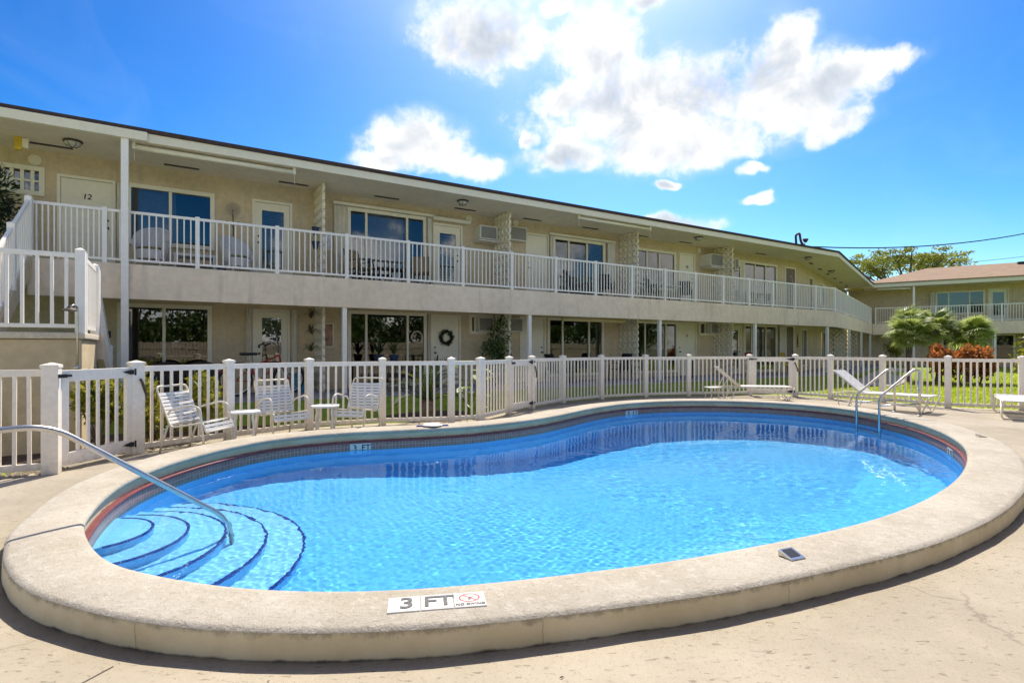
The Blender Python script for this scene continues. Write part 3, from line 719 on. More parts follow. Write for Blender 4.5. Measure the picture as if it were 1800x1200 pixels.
def door(par, y, x0, x1, z0, z1, style='flat', number=None, hinge='l', mat=None, glass=None):
    b = MB(); f = .06
    b.box(x0 - f, x0, y - .03, y + .08, z0, z1 + f); b.box(x1, x1 + f, y - .03, y + .08, z0, z1 + f); b.box(x0, x1, y - .028, y + .078, z1, z1 + f)
    d = b.build('door', CREAM, par)
    lf = MB(); m = mat or CREAM
    if style in ('glass', 'louver'):
        g0, g1, h0, h1 = glass
        lf.box(x0 + .004, g0, y + .01, y + .05, z0 + .01, z1 - .004); lf.box(g1, x1 - .004, y + .01, y + .05, z0 + .01, z1 - .004)
        lf.box(g0, g1, y + .01, y + .05, h1, z1 - .004); lf.box(g0, g1, y + .01, y + .05, z0 + .01, h0)
        for a, c_, e, k in ((g0 - .03, g0 + .01, h0, h1), (g1 - .01, g1 + .03, h0, h1)): lf.box(a, c_, y - .003, y + .011, e, k)
        lf.box(g0 - .03, g1 + .03, y - .002, y + .011, h1, h1 + .03); lf.box(g0 - .03, g1 + .03, y - .002, y + .011, h0 - .03, h0)
        lf.build('leaf', m, d)
        MB().add([(g0, y + .025, h0), (g1, y + .025, h0), (g1, y + .025, h1), (g0, y + .025, h1)], [(0, 1, 2, 3)]).build('pane', GLASS, d, recalc=False)
        s_ = MB(); step = .09 if style == 'louver' else .04; n = int((h1 - h0) / step)
        for i in range(n):
            z = h0 + .01 + i * step; s_.add([(g0, y + .06, z), (g1, y + .06, z), (g1, y + .06 + step * .5, z + step * .8), (g0, y + .06 + step * .5, z + step * .8)], [(0, 1, 2, 3)])
        s_.build('slats', BLIND, d)['kind'] = 'stuff'
    else:
        lf.box(x0 + .004, x1 - .004, y + .01, y + .05, z0 + .01, z1 - .004)
        if style == 'panel':
            w = x1 - x0; h = z1 - z0
            for cx in (.27, .73):
                for a, c_ in ((.08, .36), (.42, .72), (.78, .93)):
                    xa, xb, za, zb = x0 + w * (cx - .17), x0 + w * (cx + .17), z0 + h * a, z0 + h * c_
                    lf.box(xa, xb, y + .004, y + .011, za, zb); lf.box(xa + .035, xb - .035, y - .002, y + .005, za + .035, zb - .035)
        lf.build('leaf', m, d)
    hx = x1 - .09 if hinge == 'l' else x0 + .09
    k = MB(); k.lathe([(.028, 0), (.028, -.012), (.012, -.02), (.012, -.045), (.026, -.05), (.026, -.07), (.006, -.078)], 12, (hx, y + .011, z0 + 1.0), 'y'); k.lathe([(.026, 0), (.026, -.014), (.014, -.022)], 12, (hx, y + .011, z0 + 1.17), 'y')
    k.build('handle', BLACK, d, smooth=False)
    if number:
        e = place('number', text_mesh(number, .17, INK, .003, shear=.15), d, ((x0 + x1) / 2, y + .005, z0 + 1.66)); e.rotation_euler = (R(90), 0, 0)
    return d
def shutter(par, y, x0, x1, z0, z1):
    n = max(3, int((x1 - x0) / .055)); v = []
    for i in range(n + 1): v += [(x0 + (x1 - x0) * i / n, y - (.03 if i % 2 else .10), z0), (x0 + (x1 - x0) * i / n, y - (.03 if i % 2 else .10), z1)]
    MB().add(v, [(2 * i, 2 * i + 2, 2 * i + 3, 2 * i + 1) for i in range(n)]).build('storm_shutter', SHUT, par)
def vent_slot(par, x, y, z, w=.72): MB().box(x - w / 2, x + w / 2, y - .06, y + .06, z - .008, z + .002).build('soffit_vent', BLACK, par)
def wall_vent(par, x, y, z):
    MB().lathe([(.02, 0), (.10, 0), (.115, -.01), (.11, -.025), (.085, -.03), (.08, -.018), (.05, -.02), (.045, -.03), (.012, -.032)], 16, (x, y, z), 'y').build('wall_vent', CREAM, par)

main = thing('apartment_building', 'long two storey tan apartment building with white railed gallery', 'building', (0, 0, 0), ROT)
UP_W = [(-3.10, -2.42, 4.72, 5.28, (-2.93, -2.76, -2.59), (5.0,), 'blind'), (-.90, .84, 3.85, 5.20, (-.06,), (), 'curtain_left'), (4.19, 6.50, 3.19, 5.33, (4.70, 5.93), (), 'curtain_mid'),
        (11.33, 13.66, 3.19, 5.28, (12.0, 12.84), (), 'blind'), (15.22, 17.48, 3.75, 5.28, (15.88, 16.58), (4.52,), None), (21.97, 24.48, 3.3, 5.33, (22.82, 23.62), (), 'curtain_ends')]
UP_D = [(-2.12, -1.19, 5.17, 'panel', '12', None), (1.79, 2.64, 5.18, 'glass', None, (1.95, 2.50, 3.42, 4.98)), (6.82, 7.70, 5.18, 'louver', None, (6.98, 7.54, 3.40, 4.95)), (10.20, 11.06, 5.26, 'flat', None, None),
        (17.78, 18.62, 5.28, 'flat', '16', None), (21.18, 21.85, 5.30, 'glass', None, (21.30, 21.73, 3.5, 5.1)), (25.22, 25.98, 5.28, 'flat', None, None)]
LO_W = [(-1.07, .78, .45, 2.40, (-.19,), (), None), (4.20, 6.52, .32, 2.42, (4.70, 5.95), (), None), (8.04, 8.84, 1.88, 2.44, (8.22,), (), 'blind'), (11.10, 13.60, .45, 2.43, (11.73, 12.94), (), None),
        (15.26, 17.58, .45, 2.43, (15.78, 16.95), (), None), (18.97, 20.18, 1.98, 2.50, (19.35,), (), 'blind'), (22.02, 24.46, .35, 2.45, (22.55, 23.64), (), None)]
LO_D = [(1.80, 2.58, 2.34, 'glass', None, (1.95, 2.44, .5, 2.18)), (6.74, 7.64, 2.36, 'panel', None, None), (9.98, 10.92, 2.40, 'flat', None, None), (17.68, 18.70, 2.40, 'flat', '4', None), (21.04, 21.72, 2.36, 'glass', None, (21.15, 21.58, .5, 2.2)), (25.25, 25.85, 2.45, 'flat', None, None)]
wb = MB(); wall_holes(wb, -9, 26.12, ZF - .38, ZS + .05, NW, .2, [(w[0], w[1], w[2], w[3]) for w in UP_W] + [(d_[0], d_[1], ZF, d_[2]) for d_ in UP_D]); wb.build('upper_wall', WALL, main)
wb = MB(); wall_holes(wb, -9, 26.12, 0, ZF - .39, NW, .2, [(w[0], w[1], w[2], w[3]) for w in LO_W] + [(d_[0], d_[1], Z0, d_[2]) for d_ in LO_D]); wb.build('lower_wall', WALL, main)
for w in UP_W + LO_W: window(main, NW, *w)
DOORBROWN = pm('brown_door', (.20, .15, .11), .6, .1, 4)
for i, d_ in enumerate(UP_D): door(main, NW, d_[0], d_[1], ZF, d_[2], d_[3], d_[4], 'l' if i % 2 == 0 else 'r', DOORBROWN if d_[0] > 25 else None, d_[5])
for i, d_ in enumerate(LO_D):
    dd = door(main, NW, d_[0], d_[1], Z0, d_[2], d_[3], d_[4], 'r' if i in (0, 1, 3) else 'l', DOORBROWN if d_[0] > 25 else None, d_[5])
for a, c_, e, f_ in ((-1.10, -.95, ZF + .1, 5.2), (3.78, 4.13, ZF + .05, 5.36), (6.55, 6.73, ZF + .05, 5.36), (11.12, 11.28, ZF + .05, 5.32), (13.74, 14.12, ZF + .05, 5.32), (1.58, 1.72, Z0, 2.42), (2.66, 2.84, Z0, 2.42), (6.56, 6.66, Z0, 2.42), (24.58, 25.05, Z0, 2.5)): shutter(main, NW, a, c_, e, f_)
MB().box(3.75, 6.76, NW - .12, NW - .002, 5.38, 5.46).build('shutter_track', CREAM, main); MB().box(11.1, 14.15, NW - .12, NW - .002, 5.33, 5.41).build('shutter_track', CREAM, main)
ro = MB(); ro.tube([(6.72, NW - .12, 5.36), (7.98, NW - .12, 5.36)], .065, 12); ro.build('roller_shutter_box', CREAM, main, smooth=False)
# rooms behind the glass
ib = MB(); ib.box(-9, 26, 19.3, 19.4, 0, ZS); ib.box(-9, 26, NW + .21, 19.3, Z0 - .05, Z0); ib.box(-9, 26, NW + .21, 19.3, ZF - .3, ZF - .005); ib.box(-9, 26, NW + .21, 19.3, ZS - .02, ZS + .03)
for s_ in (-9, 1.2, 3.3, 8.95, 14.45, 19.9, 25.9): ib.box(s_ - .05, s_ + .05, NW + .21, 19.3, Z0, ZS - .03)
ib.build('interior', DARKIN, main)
# gallery slab, edge beam and posts; the beam follows the bend of the building
def tri(n): return 26.43 - (n - NE) * .1745
MB().prism([(-2.38, NE + .2), (tri(NE + .2), NE + .2), (tri(NW), NW - .002), (-9, NW - .002), (-9, NE + .3), (-2.38, NE + .3)], ZF - .38, ZF).build('gallery_floor', PATIO, main)
bevel(MB().prism([(-2.38, NE), (26.43, NE), (tri(NE + .2), NE + .199), (-2.38, NE + .199)], ZB, ZF - .004).build('edge_beam', BEAM, main), .012)
MB().prism([(-9, 12.9), (tri(12.9), 12.9), (tri(NW), NW + .15), (-9, NW + .15)], .0, Z0).build('patio', PATIO, main)
for s_ in (3.64, 9.2, 14.8, 20.35, 25.8): bevel(MB().box(s_ - .055, s_ + .055, NE + .03, NE + .14, Z0, ZB + .005).build('post', WHITE, main), .006)
bevel(MB().box(-.91, -.78, NE - .135, NE - .005, Z0 - .05, ZS + .01).build('post', WHITE, main), .006)
# roof with fascia, dark shingle edge, soffit
def roof_run(par, tag_, poly_soffit, ea, eb, ra, rb, end_back):
    pass
MB().prism([(-9, NE - .05), (tri(NE - .05), NE - .05), (tri(NW + .1), NW + .1), (-9, NW + .1)], ZS, ZS + .05).build('soffit', SOFF, main)
bevel(MB().prism([(-9, NE - .10), (tri(NE - .10), NE - .10), (tri(NE - .052), NE - .052), (-9, NE - .052)], ZS - .015, 5.85).build('fascia', CREAM, main), .006)
MB().box(-9, -.46, NE - .20, NE - .102, ZS - .02, 5.84).build('box_gutter', CREAM, main)
def roof(par, x0a, x1a, x0r, x1r, y0, yr, z0, zr, mat, edge=.085):
    b = MB(); b.add([(x0a, y0, z0), (x1a, y0, z0), (x1r, yr, zr), (x0r, yr, zr), (x0a, y0, z0 + edge), (x1a, y0, z0 + edge), (x1r, yr, zr + edge), (x0r, yr, zr + edge)],
                    [(0, 3, 2, 1), (4, 5, 6, 7), (0, 1, 5, 4), (1, 2, 6, 5), (2, 3, 7, 6), (3, 0, 4, 7)])
    return b.build('roof', mat, par)
roof(main, -9, tri(NE - .14), -9, tri(19.6), NE - .14, 19.6, 5.85, 6.87, ROOFD)
roof(main, -9, tri(25.4), -9, tri(19.6), 25.4, 19.6, 5.85, 6.87, ROOFD)
MB().box(-9, tri(20), 24.9, 25.1, 0, 5.93).build('rear_wall', WALL, main)
MB().box(-9.2, -9, NW, 25, 0, 6.4).build('end_wall', WALL, main)
for i in range(10): vent_slot(main, .17 + 2.5 * i, 15.12, ZS)
vent_slot(main, -2.2, 15.0, ZS)
for s_, z_ in ((-2.55, 5.46), (8.0, 5.5), (9.75, 5.58), (18.95, 5.53), (20.6, 5.5)): wall_vent(main, s_, NW, z_)
MB().box(-1.04, -.98, NW - .03, NW, 4.28, 4.44).build('intercom', CREAM, main)
MB().box(-1.32, -1.22, NW - .04, NW - .001, 1.62, 1.78).build('intercom', BLACK, main)

# second wing, bent twenty degrees away
C2 = F(26.43, NE); ROT2 = R(51.6); L2 = 16.2
wing = thing('apartment_building', 'far wing of the tan building, bent away behind the lattice panels', 'building', (C2.x, C2.y, 0), ROT2)
WW = NW - NE
UW2 = [(6.6, 8.4, 3.9, 5.2, (7.5,), (), None), (12.3, 14.0, 3.9, 5.2, (13.1,), (), None)]; LW2 = [(1.5, 2.9, .5, 2.4, (2.1,), (), 'curtain_ends'), (7.0, 9.0, .5, 2.4, (8.0,), (), None)]
UD2 = [(3.6, 4.4, 5.2)]; LD2 = [(11.2, 12.0, 2.35)]
wb = MB(); wall_holes(wb, .31, L2 + 2, ZF - .38, ZS + .05, WW, .2, [w[:4] for w in UW2] + [(a, b_, ZF, c_) for a, b_, c_ in UD2]); wb.build('upper_wall', WALL, wing)
wb = MB(); wall_holes(wb, .31, L2 + 2, 0, ZF - .39, WW, .2, [w[:4] for w in LW2] + [(a, b_, Z0, c_) for a, b_, c_ in LD2]); wb.build('lower_wall', WALL, wing)
for w in UW2 + LW2: window(wing, WW, *w)
for a, b_, c_ in UD2: door(wing, WW, a, b_, ZF, c_, mat=DOORBROWN)
for a, b_, c_ in LD2: door(wing, WW, a, b_, Z0, c_, mat=DOORBROWN)
ib = MB(); ib.box(.6, L2, 4.5, 4.6, 0, ZS); ib.box(.6, L2, WW + .21, 4.5, ZF - .3, ZF - .01); ib.build('interior', DARKIN, wing)
MB().prism([(.1745 * .2, .2), (L2 + .5, .2), (L2 + .5, WW - .002), (.1745 * WW, WW - .002)], ZF - .38, ZF).build('gallery_floor', PATIO, wing)
bevel(MB().prism([(0, 0), (L2, 0), (L2, .199), (.035, .199)], ZB, ZF - .004).build('edge_beam', BEAM, wing), .012)
MB().prism([(-.15, -.86), (L2 + 3, -.86), (L2 + 3, WW + .15), (.3, WW + .15)], 0, Z0 - .002).build('patio', PATIO, wing)
for x in (5.17, 10.6, 15.8): bevel(MB().box(x - .055, x + .055, .03, .14, Z0, ZB + .005).build('post', WHITE, wing), .006)
MB().prism([(-.009, -.05), (L2, -.05), (L2, WW + .1), (.32, WW + .1)], ZS + .001, ZS + .051).build('soffit', SOFF, wing)
bevel(MB().prism([(-.0174, -.1), (L2 + .4, -.1), (L2 + .4, -.052), (-.009, -.052)], ZS - .015, 5.85).build('fascia', CREAM, wing), .006)
roof(wing, -.0244, L2 + .6, 1.02, L2 + 3, -.14, 5.84, 5.85, 6.87, ROOFD)
for i in range(6): vent_slot(wing, 1.5 + 2.5 * i, 1.3, ZS + .001)
# end building across the lawn
DX, DY = C2.x + L2 * math.cos(ROT2), C2.y + L2 * math.sin(ROT2); ROT3 = R(-34)
endb = thing('apartment_building', 'end building with brown shingle hip roof behind the fan palms', 'building', (DX, DY, 0), ROT3)
UW3 = [(3.67, 6.2, 3.75, 5.25, (4.35, 5.45), (), 'curtain_mid')]; UD3 = [(6.45, 7.36, 5.3)]; LW3 = [(4.0, 5.8, .6, 2.3, (4.9,), (), None), (6.6, 7.7, .6, 2.3, (), (), None)]; LD3 = [(9.3, 10.2, 2.3)]
wb = MB(); wall_holes(wb, -1.5, 26, ZF - .38, ZS + .05, WW, .2, [w[:4] for w in UW3] + [(a, b_, ZF, c_) for a, b_, c_ in UD3]); wb.build('upper_wall', WALL, endb)
wb = MB(); wall_holes(wb, -1.5, 26, 0, ZF - .39, WW, .2, [w[:4] for w in LW3] + [(a, b_, Z0, c_) for a, b_, c_ in LD3]); wb.build('lower_wall', WALL, endb)
for w in UW3 + LW3: window(endb, WW, *w)
d3 = door(endb, WW, 6.45, 7.36, ZF, 5.3, 'glass', glass=(6.62, 7.19, 3.6, 5.1)); door(endb, WW, 9.3, 10.2, Z0, 2.3, mat=DOORBROWN)
shutter(endb, WW, 3.35, 3.62, ZF + .4, 5.3)
MB().box(8.0, 9.1, WW - .06, WW - .001, Z0, 2.3).build('louvre_panel', pm('tan_panel', (.42, .34, .22), .8, .08, 3), endb)
ib = MB(); ib.box(-1, 25, 4.8, 4.9, 0, ZS); ib.box(-1, 25, WW + .21, 4.8, ZF - .3, ZF - .01); ib.build('interior', DARKIN, endb)
MB().box(.25, 26, .2, WW - .002, ZF - .38, ZF).build('gallery_floor', PATIO, endb)
bevel(MB().box(.02, 26, 0, .199, ZB - .05, ZF - .004).build('edge_beam', BEAM, endb), .012)
MB().box(-1, 26, -.6, WW + .15, 0, Z0 - .004).build('patio', PATIO, endb)
for x, z1 in ((2.35, ZS), (6.5, ZB), (10.5, ZB)): bevel(MB().box(x - .06, x + .06, -.13, -.002, Z0 - .02, z1).build('post', WHITE, endb), .006)
MB().box(-.5, 26, -.05, WW + .1, ZS - .05, ZS).build('soffit', SOFF, endb)
bevel(MB().box(-.6, 26, -.30, -.24, ZS - .06, 5.86).build('fascia', CREAM, endb), .006)
MB().box(-.6, 26, -.239, -.051, ZS - .052, ZS - .02).build('eave_soffit', SOFF, endb)
rb = MB(); rb.add([(-.6, -.36, 5.86), (26, -.36, 5.86), (26, 5.6, 7.35), (3.4, 5.6, 7.35), (-2.2, 5.6, 5.95), (-.6, -.36, 5.93), (26, -.36, 5.93), (26, 5.6, 7.42), (3.4, 5.6, 7.42), (-2.2, 5.6, 6.02), (26, 12, 5.9), (2, 12, 5.9)],
                  [(5, 6, 7, 8), (5, 8, 9), (0, 1, 6, 5), (8, 7, 10, 11), (9, 8, 11), (0, 5, 9, 4)]); rb.build('roof', SHINGLE, endb)
for x, y in ((12.2, 5.0), (15.0, 5.0), (17.5, 3.6)): MB().tube([(x, y, 7.1), (x, y, 7.75)], .06, 8).build('vent_pipe', BROWN, endb)
for x in (8.3, 9.2): MB().box(x, x + .75, 4.55, 5.0, 7.12, 7.34).build('roof_vent', BLACK, endb)
sh = MB(); sh.tube([(.3, .12, 5.55), (2.2, .12, 5.5)], .07, 8); tag(sh.build('rolled_sun_shade', WHITE, None, (DX, DY, 0), ROT3), 'rolled white shade under the eave beside the far corner post', 'shade', 'rolled shades')

# ------------------------------------------------------------------ breeze block screens
def block_mesh():
    b = MB(); n = 12; ro_, ri, d = .132, .084, .036; v = []
    for k in range(n):
        a = 2 * math.pi * (k + .5) / n
        for x, r in ((-d, ro_), (d, ro_), (d, ri), (-d, ri)): v.append((x, r * math.cos(a), r * math.sin(a)))
    f = []
    for k in range(n):
        p, q = 4 * k, 4 * ((k + 1) % n)
        for j in range(4): f.append((p + j, q + j, q + (j + 1) % 4, p + (j + 1) % 4))
    b.add(v, f)
    b.add([(-.03, -.09, -.012), (.02, 0, -.012), (-.03, .09, -.012), (-.03, .09, .012), (.02, 0, .012), (-.03, -.09, .012)], [(0, 1, 4, 5), (1, 2, 3, 4)])
    return b.mesh('block', BLOCK)
BLK = block_mesh()
def screen(s, z0, z1, label):
    o = F(s, NS, z0); t = thing('breeze_block_screen', label, 'screen', o, ROT, 'breeze block screens between the apartments'); pn = .235; pz = .235
    nz = int(round((z1 - z0) / pz)); pz = (z1 - z0) / nz
    for j in range(nz):
        for i in range(4):
            y = .115 + pn * i
            place('block', BLK, t, (rnd.uniform(-.004, .004), y, pz * (j + .5)))
    return t
scr_names = ['beside the blue wall pots', 'between two air conditioners under the eave', 'beside the three row storm shutter', 'behind the boxy air conditioner']
for s_, nm in zip((3.3, 8.95, 14.45, 19.9), ('upper breeze block screen with blue pots hung on it', 'upper breeze block screen between two small air conditioners', 'upper breeze block screen right of the blinds window and shutter', 'upper breeze block screen behind the boxy caged air conditioner')): screen(s_, ZF, ZS, nm)
for s_, nm in zip((3.3, 8.95, 14.45, 19.9), ('lower breeze block screen with dry hanging plants, near the bicycle', 'lower breeze block screen overgrown by a dark climber', 'lower breeze block screen at the end of the tan awning', 'lower breeze block screen right of the door numbered 4')): screen(s_, Z0, ZF - .385, nm)

# ------------------------------------------------------------------ gallery railings
RPICK = MB().box(-.0125, .0125, -.0125, .0125, .09, 1.06).mesh('picket', WHITE)
def railing(label, origin, rz, xs, h=1.11, n=12, joined=False, group='white gallery railings'):
    t = thing('gallery_railing', label, 'railing', origin, rz, group)
    for x in xs:
        p = bevel(MB().box(x - .042, x + .042, -.042, .042, -.02, h + .02).build('post', WHITE, t), .004)
    for a, b_ in zip(xs[:-1], xs[1:]):
        MB().box(a + .043, b_ - .043, -.025, .025, h - .06, h - .005).build('top_rail', WHITE, t); MB().box(a + .043, b_ - .043, -.02, .02, .06, .105).build('bottom_rail', WHITE, t)
        if joined:
            q = MB()
            for j in range(n): x = a + (b_ - a) * (j + 1) / (n + 1); q.box(x - .0125, x + .0125, -.0125, .0125, .09, h - .05)
            q.build('pickets', WHITE, t)['kind'] = 'stuff'
        else:
            for j in range(n): place('picket', RPICK, t, (a + (b_ - a) * (j + 1) / (n + 1), 0, rnd.uniform(-.002, .002)), rnd.uniform(-.03, .03))
    return t
xs1 = [-2.34, -1.19] + [.45 + 1.6238 * i for i in range(17)]
railing('long white picket railing along the upper gallery of the near wing', F(0, NE + .08, ZF), ROT, xs1)
railing('white picket railing on the bent far wing, seen nearly edge on', (C2.x - .08 * math.sin(ROT2), C2.y + .08 * math.cos(ROT2), ZF), ROT2, [.1 + 1.61 * i for i in range(11)], n=13, joined=True)
railing('white picket railing of the end building behind the palms', (DX + .08 * math.sin(R(34)), DY + .08 * math.cos(R(34)), ZF), ROT3, [.2 + 1.66 * i for i in range(9)], n=11)

# ------------------------------------------------------------------ outside stair on the left
stair = thing('outside_stair', 'beige masonry stair and landing at the left edge beside the gate', 'staircase', (0, 0, 0), ROT)
bevel(MB().box(-5.2, -1.06, 9.42, 11.1, -.05, 1.50).build('landing_base', WALL, stair), .02)
bevel(MB().box(-5.24, -1.02, 9.38, 11.14, 1.505, 1.59).build('landing', pm('landing_edge', (.66, .58, .46), .9, .1, 5, .4, 40), stair), .015)
tread = (1.59 - Z0) / 8
for i in range(7): MB().box(-2.2, -1.08, 11.15 + .30 * i, 11.15 + .30 * (i + 1), 0, 1.59 - tread * (i + 1)).build('step', PATHM, stair)
tread = (ZF - 1.59) / 9
for i in range(8): MB().box(-3.6, -2.42, 11.15 + .318 * i, 11.15 + .318 * (i + 1), 1.59 + tread * i - .12, 1.59 + tread * (i + 1)).build('step', PATHM, stair)
MB().add([(x, y, z) for x in (-2.40, -2.30) for y, z in ((11.14, 1.25), (13.75, 2.85), (13.75, 3.17), (11.14, 1.62))], [(0, 1, 2, 3), (7, 6, 5, 4), (0, 4, 5, 1), (1, 5, 6, 2), (2, 6, 7, 3), (3, 7, 4, 0)]).build('stringer', WALL, stair)
MB().add([(x, y, z) for x in (-1.07, -.97) for y, z in ((11.145, 1.2), (13.25, .25), (13.25, .42), (11.145, 1.62))], [(0, 1, 2, 3), (7, 6, 5, 4), (0, 4, 5, 1), (1, 5, 6, 2), (2, 6, 7, 3), (3, 7, 4, 0)]).build('stringer', BEAM, stair)
def sloped_rail(label, a, b_, n, posts=2, h=1.08, pw=.045, skew=False):
    """railing between two floor points in the building frame, level or climbing"""
    a, b_ = Vector(a), Vector(b_); t = thing('stair_railing', label, 'railing', F(a.x, a.y, a.z), ROT, 'white stair railings'); d = b_ - a
    for i in range(posts):
        p = d * (i / (posts - 1)); o = bevel(MB().box(-.055, .055, -.055, .055, -.02, h + .05).build('post', WHITE, t, p), .005)
        MB().add([(-.062, -.062, h + .045), (.062, -.062, h + .045), (.062, .062, h + .045), (-.062, .062, h + .045), (0, 0, h + .085)], [(0, 1, 4), (1, 2, 4), (2, 3, 4), (3, 0, 4), (3, 2, 1, 0)]).build('post_cap', WHITE, o)
    MB().bar(Vector((0, 0, h - .03)), d + Vector((0, 0, h - .03)), .05, .06).build('top_rail', WHITE, t); MB().bar(Vector((0, 0, .09)), d + Vector((0, 0, .09)), .045, .05).build('bottom_rail', WHITE, t)
    me = MB().box(-.018, .018, -.018, .018, .09, h - .04).mesh('picket', WHITE)
    for j in range(n): place('picket', me, t, d * ((j + 1) / (n + 1)))
    return t
sloped_rail('white picket railing across the front of the stair landing', (-3.95, 9.46, 1.59), (-1.08, 9.46, 1.59), 18, 2)
sloped_rail('level white railing on the right side of the stair landing', (-1.08, 9.62, 1.59), (-1.08, 11.08, 1.59), 9, 2)
sloped_rail('white railing sloping down beside the lower stair flight', (-1.08, 11.25, 1.55), (-1.08, 13.4, .30), 13, 2)
sloped_rail('white railing climbing beside the upper stair flight to the gallery', (-2.35, 11.15, 1.62), (-2.35, 13.72, ZF + .02), 17, 3)
shw = thing('outdoor_shower', 'slim outdoor shower pipe with round head on the landing base', 'shower', F(-1.10, 9.33, 0), ROT)
MB().tube([(0, 0, .0), (0, 0, 1.86), (0, -.02, 1.93), (-.03, -.1, 1.95), (-.06, -.16, 1.92)], .014, 8).build('pipe', STEEL, shw, smooth=True)
MB().lathe([(.02, .05), (.03, .03), (.085, .0), (.085, -.012), (.01, -.014)], 16, (-.06, -.17, 1.88)).build('shower_head', BROWN, shw, smooth=False)
MB().lathe([(.03, 0), (.034, -.02), (.012, -.03)], 10, (0, -.012, 1.12), 'y').build('valve', STEEL, shw)
# ------------------------------------------------------------------ pool fittings
def bez(pts, rad=.12, n=6):
    """polyline with rounded corners"""
    P = [Vector(p) for p in pts]; out = [P[0]]
    for a, b, c_ in zip(P[:-2], P[1:-1], P[2:]):
        d0, d1 = (a - b), (c_ - b); r = min(rad, d0.length * .48, d1.length * .48); s0, s1 = b + d0.normalized() * r, b + d1.normalized() * r
        for i in range(n + 1):
            t = i / n; out.append(s0 * (1 - t) ** 2 + b * 2 * t * (1 - t) + s1 * t * t)
    return out + [P[-1]]
hr = thing('pool_handrail', 'curved stainless steel handrail descending over the pool steps', 'handrail', (-2.45, 4.75, 0))
def rl(x, y, z): return (x + 2.45, y - 4.75, z)
MB().tube(bez([rl(-3.98, 3.02, 0.0), rl(-3.98, 3.02, .80), rl(-3.25, 3.83, .835), rl(-2.46, 4.74, -.10), rl(-2.44, 4.76, -.72)], .16, 8), .0215, 14).build('rail', STEEL, hr, smooth=True)
MB().lathe([(.05, 0), (.05, .006), (.03, .02), (.022, .022)], 16, rl(-3.98, 3.02, .0)).build('flange', STEEL, hr); MB().lathe([(.05, 0), (.045, .012), (.022, .02)], 16, rl(-2.44, 4.76, -.73)).build('flange', STEEL, hr)
lad = thing('pool_ladder', 'stainless steel pool ladder with two looped grab rails', 'ladder', (7.46, 10.35, 0))
for i, y in enumerate((.33, -.33)):
    MB().tube(bez([(.02, y, .10), (.02, y, .985), (-.12, y, .965), (-.72, y, .48), (-.72, y, -1.0)], .13, 8), .0215, 14).build('grab_rail', STEEL, lad, smooth=True)
    MB().tube([(-.72, y, .33), (.02, y, .36)], .014, 10).build('cross_bar', STEEL, lad, smooth=True)
    MB().lathe([(.048, .143), (.045, .155), (.022, .163)], 16, (.02, y, 0)).build('flange', STEEL, lad)
for z in (-.42, -.72): MB().box(-.76, -.68, -.31, .31, z - .012, z + .012).build('tread', STEEL, lad)
def solar(x, y, rz, label):
    t = thing('solar_light', label, 'light', (x, y, .146), rz, 'solar lights on the coping')
    w = MB(); w.add([(-.055, -.05, 0), (.055, -.05, 0), (.055, .05, 0), (-.055, .05, 0), (-.055, -.05, .004), (.055, -.05, .004), (.055, .05, .035), (-.055, .05, .035)], [(3, 2, 1, 0), (4, 5, 6, 7), (0, 1, 5, 4), (1, 2, 6, 5), (2, 3, 7, 6), (3, 0, 4, 7)])
    bevel(w.build('housing', STEEL, t), .003)
    MB().add([(-.038, -.028, .0128), (.038, -.028, .0128), (.038, .038, .0335), (-.038, .038, .0335)], [(0, 1, 2, 3)]).build('solar_panel', BLACK, t)
solar(1.65, 3.22, R(22), 'small wedge solar light on the near coping'); solar(6.55, 7.62, R(70), 'small wedge solar light on the right hand coping')
br = thing('pool_brush', 'white and blue pool brush head lying on the far coping', 'brush', (-1.26, 8.66, .146), R(12))
bb = MB(); bb.add([(-.26, -.03, 0), (.26, -.03, 0), (.26, .03, 0), (-.26, .03, 0), (-.24, -.02, .02), (.24, -.02, .02), (.24, .02, .02), (-.24, .02, .02)], [(3, 2, 1, 0), (4, 5, 6, 7), (0, 1, 5, 4), (1, 2, 6, 5), (2, 3, 7, 6), (3, 0, 4, 7)]); bb.build('bristles', pm('blue_bristle', (.05, .08, .45), .7), br)
MB().lathe([(.16, .02), (.14, .035), (.06, .05), (.03, .055)], 14, (0, 0, 0)).build('body', WHITE, br); br.children[1].scale = (1, .35, 1)

